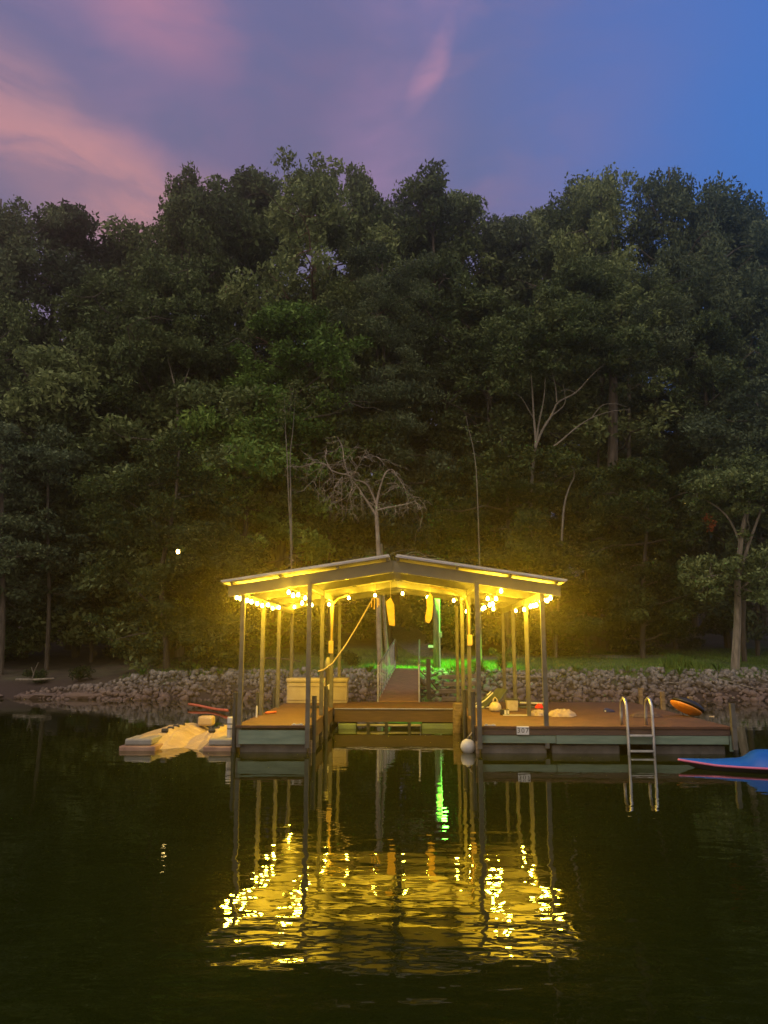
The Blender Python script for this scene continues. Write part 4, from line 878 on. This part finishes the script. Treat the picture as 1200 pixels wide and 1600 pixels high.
for k in range(7):
    a = k * .9; e = hc + (math.cos(a) * .10, math.sin(a) * .08, -.10 - .05 * (k % 3)); mb.tube([hc + (0, 0, .06), hc + (math.cos(a) * .1, math.sin(a) * .08, .02), e], [.012, .012, .009], 6); mb.box(e[0] - .012, e[0] + .012, e[1] - .01, e[1] + .01, e[2] - .05, e[2])
mb.tube([hc + (0, 0, .05), hc + (0, 0, zr(hc[0]) - hc[2] - .02)], .005, 5); tag(mb.build('clip_hanger', M['lamp_yellow_plastic']), 'round hanger with dangling clips under the roof at the end of the rope', 'clip hanger')

# ------------------------------------------------------------------ things on the dock
bx0, bx1 = -3.52, -1.80; t = thing('storage_box', (-2.66, 22.8, .541), 'long cream deck box at the back of the left deck', 'deck box')
MB().box(bx0, bx1, 22.42, 23.1, .541, 1.12).build('body', M['beige_box'], t, bevel=.02); MB().box(bx0 - .025, bx1 + .025, 22.39, 23.13, 1.123, 1.235).build('lid', M['beige_box'], t, bevel=.03)
MB().box(bx0 + .0, bx1, 22.405, 22.418, .62, .635).box(bx0, bx1, 22.405, 22.418, 1.0, 1.012).build('groove', M['timber'], t)
pp = at(514, 1072, 21.2); t = thing('wooden_piling', (pp[0] - .02, 21.3, -.5), 'dark wooden piling with a round white reflector in front of the deck box', 'piling')
MB().tube([(pp[0], 21.3, -.5), (pp[0], 21.3, 1.55)], .11, 14).build('pile', M['dark_wood'], t); MB().lathe((pp[0] + .02, 21.17, 1.06), [(.075, 0), (.075, .02), (.05, .028)], 16, 'y').build('reflector', M['white_plastic'], t); MB().lathe((pp[0] - .04, 21.3, 1.552), [(.09, 0), (.085, .15), (.05, .27), (.01, .3)], 14).build('pile_cap', M['grey_plastic'], t, smooth=True)
pp = at(727, 1090, 21); tag(MB().tube([(pp[0], 21.0, -.5), (pp[0] + .02, 21.0, .98)], .10, 14).build('wooden_piling', M['dark_wood']), 'short dark wooden piling behind the right slip posts', 'piling')
tag(MB().tube([(1.18, 20.0, -.5), (1.20, 20.0, .72)], .12, 14).build('wooden_piling', M['timber']), 'low pale-brown piling stub beside the right slip posts', 'piling')
# white pipe stakes
pw = at(360, 1150, 16.75); t = thing('white_pipe', (pw[0], 16.75, -.4), 'thick white pipe with two black bands at the left front corner of the dock', 'pipe post')
MB().lathe((pw[0], 16.75, -.4), [(.075, 0), (.075, 1.02), (.07, 1.05)], 20).build('pipe', M['white_plastic'], t, smooth=True)
for z in (.50, .40): MB().lathe((pw[0], 16.75, z), [(.078, 0), (.079, .01), (.078, .02)], 20).build('band', M['black'], t)
pw = at(401, 1117, 17.9); tag(MB().lathe((pw[0], 17.9, .45), [(.022, 0), (.022, .32), (.012, .35)], 10).build('white_stake', M['white_plastic']), 'thin short white stake at the left edge of the left deck', 'stake')
# floating drive-on platform
t = thing('drive_on_float', (-4.85, 17.9, 0), 'beige plastic drive-on floating platform left of the dock', 'floating platform')
X0, X1, Y0, Y1 = -5.93, -3.74, 16.42, 19.4; nx, ny = 110, 90; rows = []
for i in range(nx + 1):
    x = X0 + (X1 - X0) * i / nx; row = []
    for j in range(ny + 1):
        y = Y0 + (Y1 - Y0) * j / ny; d = (x + 4.86); fy = (y - Y0)
        z = .23 + .03 * min(1, fy); z -= .15 * max(0, 1 - abs(d) / .34) * min(1, fy * 1.2)      # keel channel
        z += .055 * min(1, max(0, 1.5 - abs(abs(d) - .55) / .11) / 1.0) * min(1, .35 + fy) * (1 if y < 18.9 else .3)
        ramp = max(0, 1 - fy / 1.15) * max(0, 1 - (abs(d) / .72) ** 4)
        z -= ramp * .30 ; z -= .05 * max(0, (abs(d) - .8) / .3) + .004 * math.sin(x * 23 + y * 4)
        if abs(d) < .55 and .2 < fy: z += .012 * (1 if (y * 2.2) % 1 < .5 else 0)
        row.append((x, y, max(z, -.06)))
    rows.append(row)
mb = MB().grid(rows)
for e in (rows[0], rows[-1], [r_[0] for r_ in rows], [r_[-1] for r_ in rows]): mb.grid([e, [(a, b, -.15) for a, b, c in e]])
mb.build('deck_shell', M['beige_plastic'], t, smooth=False)
for x0, x1, r0 in ((-5.98, -5.36, 0), (-4.22, -3.68, 0)):
    MB().box(x0 + .05, x1 - .0, 16.38, 17.1, .10, .235).build('corner_block', M['grey_plastic'], t, bevel=.035); MB().box(x0 - .05, x1 + (.10 if x0 < -5 else -.0), 16.33, 16.95, -.12, .095).build('rub_block', M['stain_plastic'], t, bevel=.03)
MB().box(-4.72, -3.75, 16.35, 16.9, -.1, .2).build('rub_block', M['grey_plastic'], t, bevel=.03) if False else None
for sx in (-.52, .52):
    for k in range(4):
        y = 17.3 + k * .42; MB().lathe((-4.86 + sx - .07, y, .31), [(.035, 0), (.045, .02), (.045, .12), (.035, .14)], 10, 'x').build('roller', M['black'], t)
mb = MB(); mb.box(-5.12, -4.75, 18.95, 19.25, .24, .47); mb.build('bow_stop', M['beige_plastic'], t, bevel=.05)
# foam noodles on the water
mb = MB(); a = onz(295, 1104, .05); b = onz(355, 1113, .05); pts = [a + (b - a) * s + np.array([0, .25 * math.sin(s * 3.1), .05 + .03 * math.cos(s * 5)]) for s in np.linspace(0, 1, 12)]
tag(mb.tube(pts, .045, 10).build('foam_noodle', M['coral'], smooth=True), 'long coral foam noodle floating on the water behind the beige platform', 'foam noodle')
a = at(411, 1112.5, 18.6); b = at(427, 1111, 18.6); tag(MB().tube([(a[0] + .03, 18.75, .57), (a[0] + .13, 18.9, .57), (a[0] + .24, 19.0, .57)], .028, 10).build('foam_noodle', M['coral'], smooth=True), 'short coral foam noodle lying on the left deck', 'foam noodle')
# buoy
bc = at(731, 1160, 16.3); t = thing('buoy', (bc[0], 16.3, -.05), 'white ball buoy floating at the right slip corner', 'buoy')
MB().lathe((bc[0], 16.3, .12), [(.01, -.155), (.07, -.138), (.12, -.095), (.15, -.03), (.15, .03), (.12, .095), (.08, .13), (.03, .15), (.01, .153)], 26).build('ball', M['white_plastic'], t, smooth=True)
MB().lathe((bc[0] + .02, 16.3, .272), [(.035, -.01), (.04, .02), (.02, .05)], 12).build('eye', M['black'], t); MB().tube([(bc[0] + .02, 16.3, .31), (bc[0] + .08, 16.32, .38), (1.33, 16.4, .46)], .012, 6).build('line', M['rope'], t)

def sheet(name, c, sx, sy, h, m, lab, cat, seed=0, n=26):      # crumpled cloth lying on the deck
    r = np.random.default_rng(seed); ph = r.uniform(0, 6.28, 8); rows = []
    for i in range(n + 1):
        u = i / n * 2 - 1; row = []
        for j in range(n + 1):
            v = j / n * 2 - 1; e = max(0, 1 - (abs(u) ** 2.4 + abs(v) ** 2.4)) ** .45 if abs(u) ** 2.4 + abs(v) ** 2.4 < 1 else 0
            q = abs(math.sin(u * 4 + ph[0] + v * 2)) * .5 + abs(math.sin(u * 9 + v * 5 + ph[1])) * .3 + abs(math.sin(v * 8 - u * 3 + ph[2])) * .3
            rr_ = max(abs(u), abs(v)) and math.hypot(u, v) / max(abs(u), abs(v)); uu, vv = u / max(rr_, 1), v / max(rr_, 1); ed = 1 + .12 * math.sin(math.atan2(v, u) * 5 + ph[3])
            row.append((c[0] + uu * sx * ed, c[1] + vv * sy * ed, c[2] + .006 + h * e * (.35 + q * .6)))
        rows.append(row)
    mb = MB().grid(rows)
    return tag(mb.build(name, M[m], smooth=True), lab, cat)
def dk(px, py): return onz(px, py, .541)
p = dk(841, 1118); sheet('towel', p, .20, .22, .14, 'pink_cloth', 'crumpled pale towel lying left of the right front post', 'towel', 3)
p = dk(878, 1119); sheet('towel', p, .32, .30, .17, 'pink_cloth', 'heaped pale pink towel lying right of the right front post', 'towel', 4)
p = dk(1008, 1120); sheet('cloth', p, .34, .22, .12, 'brown_board', 'crumpled brown cloth on the deck beside the ladder', 'cloth', 5)
# milky bag with loop handles
p = dk(774, 1112); t = thing('carrier_bag', tuple(p), 'milky bag with a tall loop handle standing on the right deck', 'bag')
MB().lathe(tuple(p), [(.12, .003), (.155, .05), (.15, .13), (.11, .2), (.07, .235), (.04, .24)], 18).build('bag_body', M['bag'], t, smooth=True)
for dy in (-.03, .03): MB().tube([p + (-.06, dy, .2), p + (-.035, dy, .31), p + (0, dy, .35), p + (.035, dy, .31), p + (.075, dy, .19)], [.022, .016, .013, .016, .022], 8).build('handle', M['bag'], t, smooth=True)
p = dk(800, 1111); t = thing('bucket', tuple(p), 'square cream bucket with a dark rim beside the milky bag', 'bucket')
MB().add([(p[0] + a * w_, p[1] + b * w_, p[2] + z) for z, w_ in ((.003, .125), (.27, .15)) for a, b in ((-1, -1), (1, -1), (1, 1), (-1, 1))], [(3, 2, 1, 0), (4, 5, 6, 7)] + [(i, (i + 1) % 4, (i + 1) % 4 + 4, i + 4) for i in range(4)]).build('tub', M['bag'], t, bevel=.02)
MB().box(p[0] - .158, p[0] + .158, p[1] - .158, p[1] + .158, p[2] + .272, p[2] + .295).build('rim', M['black'], t, bevel=.006); MB().tube([p + (.16, 0, .26), p + (.2, 0, .2), p + (.19, 0, .12)], .008, 6).build('handle', M['black'], t)
# folding lounger tilted up
p = dk(770, 1107); t = thing('deck_lounger', tuple(p), 'dark slate folding lounger tipped up behind the bags', 'lounger')
MB().beam(p + (-.30, .5, .10), p + (.12, .5, .52), .62, .05, up=(0, 1, 0)).build('panel', M['dark_grey'], t, bevel=.01) if False else None
def slab(c, w_, l, th, tilt, yaw):                      # tilted slab, tilt about y
    from mathutils import Euler, Matrix
    Mx = Euler((0, tilt, yaw)).to_matrix(); return [tuple(Vector(c) + Mx @ Vector((a * l / 2, b * w_ / 2, k * th / 2))) for a in (-1, 1) for b in (-1, 1) for k in (-1, 1)]
BF = [(0, 1, 3, 2), (4, 6, 7, 5), (0, 4, 5, 1), (2, 3, 7, 6), (0, 2, 6, 4), (1, 5, 7, 3)]
MB().add(slab(p + (.12, .35, .24), .55, .62, .045, R(-48), R(25)), BF).build('backrest', M['dark_grey'], t, bevel=.01)
MB().add(slab(p + (-.18, .25, .14), .5, .5, .04, R(-38), R(25)), BF).build('seat', M['dark_grey'], t, bevel=.01)
for dy in (-.02, .5): MB().tube([p + (-.50, dy, .02), p + (-.18, dy + .02, .22), p + (.02, dy + .05, .40)], .018, 8).build('frame', M['grey_white'], t)
MB().tube([p + (-.48, 0, .03), p + (.05, .02, .03)], .02, 8).build('frame', M['grey_white'], t)
p = dk(789, 1117); t = thing('small_radio', tuple(p), 'small black and white box in front of the milky bag', 'radio')
MB().box(p[0] - .11, p[0] + .10, p[1] - .06, p[1] + .06, .545, .665).build('case', M['black'], t, bevel=.008); MB().box(p[0] - .02, p[0] + .03, p[1] - .067, p[1] - .0615, .56, .655).box(p[0] + .05, p[0] + .09, p[1] - .067, p[1] - .0615, .57, .65).build('panel', M['grey_white'], t)
p = dk(805, 1118.5); tag(MB().box(p[0] - .28, p[0] + .30, p[1] - .03, p[1] + .04, .543, .565).build('flat_strip', M['white_plastic'], bevel=.006), 'thin white strip lying in front of the small box', 'plastic strip')
p = dk(833, 1107); tag(MB().box(p[0] - .35, p[0] + .32, p[1], p[1] + .4, .543, .60).build('foam_board', M['dark_grey'], bevel=.02), 'lower dark board of the stack behind the towels', 'board')
tag(MB().add(slab(p + (0.0, .2, .125), .36, .66, .05, R(1), R(-4)), BF).build('foam_board', M['silver'], bevel=.018), 'upper pale silver board of the stack behind the towels', 'board')
p = dk(844, 1111); sheet('red_cap', (p[0], p[1] + .1, .60), .10, .08, .12, 'red', 'small bright red cap on the stack of boards', 'cap', 9)
p = dk(952, 1113); 
t = thing('shoe', tuple(p), 'dark navy shoe on the deck left of the ladder', 'shoe'); MB().add([(p[0] + math.cos(a) * .14 * s, p[1] + math.sin(a) * .05 * s, .545 + z + (.02 * (-math.cos(a)) if z > .05 else 0)) for z, s in ((0, .9), (.03, 1), (.06, .9), (.085, .5)) for a in np.linspace(0, 6.283, 16, endpoint=False)], [(i + k * 16, (i + 1) % 16 + k * 16, (i + 1) % 16 + (k + 1) * 16, i + (k + 1) * 16) for k in range(3) for i in range(16)] + [tuple(range(48, 64))]).build('upper', M['navy'], t, smooth=True)
MB().box(p[0] - .125, p[0] - .09, p[1] - .055, p[1] - .04, .56, .59).build('toe_patch', M['white_plastic'], t)
# orange and black float leaning on the deck edge
def lens(c, ax, ay, az, tilt, yaw, cut):
    from mathutils import Euler
    Mx = Euler((0, tilt, yaw)).to_matrix(); v = IV3 * np.array([ax, ay, az]); v = v * (1 - .25 * (IV3[:, :1] > 0) * IV3[:, :1] ** 2)
    v[:, 2] = np.maximum(v[:, 2], 0) if cut > 0 else np.minimum(v[:, 2], 0)
    return np.array([tuple(Vector(c) + Mx @ Vector(q)) for q in v])
IV3, IF3 = ico(3)
p = dk(1082, 1121); t = thing('towable_float', tuple(p), 'orange and black pointed float leaning up on the right end of the deck', 'float')
mb = MB(); mb.add(lens(p + (.0, .3, .19), .42, .34, .13, R(26), R(20), -1), IF3.tolist()).build('orange_shell', M['orange'], t, smooth=True)
mb = MB(); mb.add(lens(p + (.045, .32, .205), .44, .35, .16, R(26), R(20), 1), IF3.tolist()).build('black_shell', M['black'], t, smooth=True)
MB().tube([p + (.4, .05, .02), p + (.48, .0, .015), p + (.52, .1, .02)], .015, 6).build('tow_tab', M['rope'], t)
# clutter beside the left slip post
p = dk(492, 1107); mb = MB(); pts = [(p[0] + math.cos(a) * (.13 + .02 * math.sin(a * 3)), p[1] + math.sin(a) * .16, .56 + .012 * k + a * .003) for k in range(3) for a in np.linspace(0, 6.28, 14)]
tag(mb.tube(pts, .016, 6).build('hose_coil', M['black']), 'dark coiled line on the left deck beside the slip', 'coiled line')
p = dk(508, 1103); sheet('rag', p, .13, .2, .14, 'bag', 'crumpled pale rag at the slip edge of the left deck', 'rag', 12)
p = dk(487, 1121); tag(MB().tube([(p[0], p[1], .541), (p[0], p[1], .60), (p[0] + .02, p[1], .66)], [.035, .028, .02], 10).build('mooring_bitt', M['dark_steel']), 'small dark bitt on the slip edge of the left deck', 'mooring bitt')

# ------------------------------------------------------------------ gangway
NL, NR = np.array([-.93, 23.0, .56]), np.array([.27, 23.0, .56]); FL, FR = np.array([-.62, 33.3, 1.24]), np.array([.42, 33.3, 1.24])
t = thing('gangway', tuple((NL + NR) / 2), 'brown gangway with metal handrails climbing from the dock to the lawn', 'gangway')
mb = MB(); mb.add([NL, NR, FR, FL, NL - (0, 0, .08), NR - (0, 0, .08), FR - (0, 0, .08), FL - (0, 0, .08)], [(0, 1, 2, 3), (7, 6, 5, 4), (0, 4, 5, 1), (1, 5, 6, 2), (2, 6, 7, 3), (3, 7, 4, 0)]).build('walkway', M['concrete'], t)
for A, B_, lab in ((NL, FL, 0), (NR, FR, 1)):
    h0, h1 = 1.02, 1.2; rail = MB().tube([A + (0, 0, h0), B_ + (0, 0, h1)], .03, 8).tube([A + (0, 0, .12), B_ + (0, 0, .12)], .02, 8).build('handrail', M['silver'], t)
    n = 11
    for k in range(n + 1):
        s = k / n; q = A + (B_ - A) * s; MB().tube([q + (0, 0, -.05), q + (0, 0, h0 + (h1 - h0) * s)], .028 if k in (0, n) else .015, 6).build('baluster', M['silver'], rail if False else t)
q = FL; sheet_pts = [[(q[0] + .02 + dx, q[1] - .3 + s * .55, q[2] + 1.2 - abs(k) * (.9 + .06 * math.sin(s * 9)) + .02) for s in np.linspace(0, 1, 8)] for k, dx in ((-1, -.07), (-.6, -.08), (-.2, -.06), (0, 0), (.2, .06), (.6, .08), (1, .09))]
o = MB().grid(sheet_pts).build('draped_jacket', M['black'], smooth=True); md = o.modifiers.new('t', 'SOLIDIFY'); md.thickness = .04; tag(o, 'dark jacket draped over the far end of the left gangway rail', 'jacket')
tag(MB().box(.62, .78, 29.4, 29.56, .2, 1.68).build('wooden_post', M['dark_wood'], bevel=.01), 'dark squared wooden post right of the gangway on the bank', 'post') 
tag(MB().tube([at(655, 1047, 30), at(672, 1063, 30), at(684, 1078, 31)], .03, 8).build('brace_pipe', M['timber']), 'upper slanting pipe right of the gangway', 'pipe')
tag(MB().tube([at(656, 1058, 30), at(660, 1068, 30), at(676, 1077, 31)], .03, 8).build('brace_pipe', M['timber']), 'lower bent pipe right of the gangway', 'pipe')
t = thing('timber_steps', (2.1, 31.8, 0), 'stack of dark retaining timbers stepping down beside the gangway', 'timber steps')
for k, (x0, x1, y, z) in enumerate(((1.25, 2.9, 31.1, .12), (1.15, 2.8, 31.5, .38), (1.35, 2.95, 31.95, .64), (1.3, 2.8, 32.4, .9))): MB().beam((x0, y, z), (x1, y + .06 * (k % 2), z + .02 * k), .2, .17).build('timber', M['timber'], t, bevel=.02)
# pole with the green lamp
gp = at(682, 1032, 36); gz = float(ground(gp[0], 36)); ltop = at(690, 899, 35.7)
t = thing('lamp_post', (gp[0], 36, gz - .1), 'grey utility pole carrying a green lamp, standing on the lawn behind the gangway', 'lamp post')
MB().tube([(gp[0], 36, gz - .1), (gp[0] + .02, 36, gz + 3), (gp[0], 36, ltop[2] + .35)], [.15, .13, .12], 14).build('pole', M['bark_pale'], t, smooth=True)
MB().tube([(gp[0] + .16, 35.93, gz), (gp[0] + .15, 35.93, ltop[2] - .1)], .03, 8).build('conduit', M['white_plastic'], t); MB().box(gp[0] + .10, gp[0] + .26, 35.8, 35.9, gz + 1.35, gz + 1.6).build('meter_box', M['grey_plastic'], t, bevel=.01)
MB().box(gp[0] - .38, gp[0] - .14, 35.85, 35.93, gz + .88, gz + 1.0).build('small_sign', M['grey_white'], t, bevel=.005)
arm = MB().tube([(gp[0], 35.9, ltop[2] + .1), (ltop[0], 35.7, ltop[2] + .1)], .02, 8).build('lamp_arm', M['dark_steel'], t); MB().lathe((ltop[0], 35.7, ltop[2]), [(.02, .12), (.09, .10), (.13, .03)], 16).build('lamp_hood', M['dark_steel'], arm)
me = bpy.data.materials.new('green_lamp'); me.use_nodes = True; N = me.node_tree.nodes; e = N.new('ShaderNodeEmission'); e.inputs[0].default_value = (.12, 1, .05, 1); e.inputs[1].default_value = 45; tp = N.new('ShaderNodeBsdfTransparent'); ad = N.new('ShaderNodeAddShader')
me.node_tree.links.new(e.outputs[0], ad.inputs[0]); me.node_tree.links.new(tp.outputs[0], ad.inputs[1]); me.node_tree.links.new(ad.outputs[0], N['Material Output'].inputs[0]); me.cycles.emission_sampling = 'NONE'; M['green_lamp'] = me
MB().lathe((ltop[0], 35.7, ltop[2]), [(.03, -.22), (.11, -.17), (.15, -.06), (.12, .02)], 16).build('lamp_globe', M['green_lamp'], arm, smooth=True)
gd = bpy.data.lights.new('green_light', 'SPOT'); gd.energy = 5500; gd.color = (.16, 1.0, .04); gd.spot_size = R(94); gd.spot_blend = .5; gd.shadow_soft_size = .08
go = bpy.data.objects.new('green_light', gd); scene.collection.objects.link(go); go.parent = t; go.location = (ltop[0] - gp[0], -.3, ltop[2] - gz + .1 - .16); go.rotation_euler = (R(7), 0, 0)
# small lamp glimpsed in the leaves
lc = at(278, 862, 33.9); t = thing('hanging_lantern', tuple(lc), 'small lit amber lantern among the leaves left of the roof', 'lantern')
MB().lathe(tuple(lc), [(.02, -.09), (.07, -.07), (.085, 0), (.06, .07), (.02, .09)], 12).build('glass', M['bulb'], t, smooth=True); MB().lathe(tuple(lc + (0, 0, .092)), [(.06, 0), (.03, .04), (.01, .06)], 12).build('cap', M['dark_steel'], t); MB().tube([lc + (0, 0, .15), lc + (.05, .5, .5), lc + (.1, 1.2, .9)], .006, 5).build('cord', M['black'], t)

# ------------------------------------------------------------------ blue craft entering from the right
tip = onz(1060, 1187, .13); d_ = np.array([.985, -.22, 0]); d_ /= np.linalg.norm(d_); sd = np.array([-d_[1], d_[0], 0.0])
t = thing('kayak', tuple(tip + d_ * 1.5 - (0, 0, .13)), 'bright blue craft with a pink rim entering from the right edge', 'kayak')
Lk = 3.2; S = np.concatenate([np.linspace(0, .3, 8) ** 1.0, np.linspace(.36, Lk, 44)])
def kw(s): u = min(s, Lk - s) ; return .42 * (1 - max(0, 1 - u / 1.5) ** 1.9) + .004
def kh(s): return .015 + .07 * min(1, s / .9) + .17 / (1 + math.exp(-(s - 1.16) * 20)) * (1 if s < Lk - .5 else .5)
def rimz(s): return .13 - .045 * min(1, s / .6) 
top, bot = [], []
for s in S:
    c = tip + d_ * s; w_ = kw(s); z = rimz(s); top.append([tuple(c + sd * w_ * k + np.array([0, 0, z - .13 + .012 + kh(s) * (1 - abs(k) ** 2.6)])) for k in np.linspace(-1, 1, 17)])
    bot.append([tuple(c + sd * w_ * .98 * k + np.array([0, 0, z - .13 - .02 - (.16 * min(1, s / .5)) * (1 - k * k) ** .5])) for k in np.linspace(-1, 1, 13)])
MB().grid(top).build('hull_top', M['blue'], t, smooth=True); MB().grid(bot[::-1]).build('hull_bottom', M['black'], t, smooth=True)
rim = [tip + d_ * s + sd * -kw(s) + (0, 0, rimz(s) - .13) for s in S[::-1]] + [tip + d_ * s + sd * kw(s) + (0, 0, rimz(s) - .13) for s in S]
MB().tube(rim, .02, 8).build('rim', M['pink'], t, smooth=True)

# ------------------------------------------------------------------ haze volume added for the glow round the bulbs
HAZE = 0.0030
if HAZE:
    hz = MB().box(-75, 75, -14, 95, -4.2, 46).build('haze', bpy.data.materials.new('glow_haze')); tag(hz, 'thin haze added to spread a glow around the dock bulbs', kind='stuff')
    m = hz.data.materials[0]; m.use_nodes = True; N = m.node_tree.nodes; N.remove(N['Principled BSDF']); v = N.new('ShaderNodeVolumePrincipled')
    v.inputs['Color'].default_value = (.99, .88, .52, 1); v.inputs['Density'].default_value = HAZE; v.inputs['Anisotropy'].default_value = .88
    m.node_tree.links.new(v.outputs[0], N['Material Output'].inputs['Volume'])
    hz.display_type = 'WIRE'
for o in scene.objects:
    if '_o' in o: del o['_o']
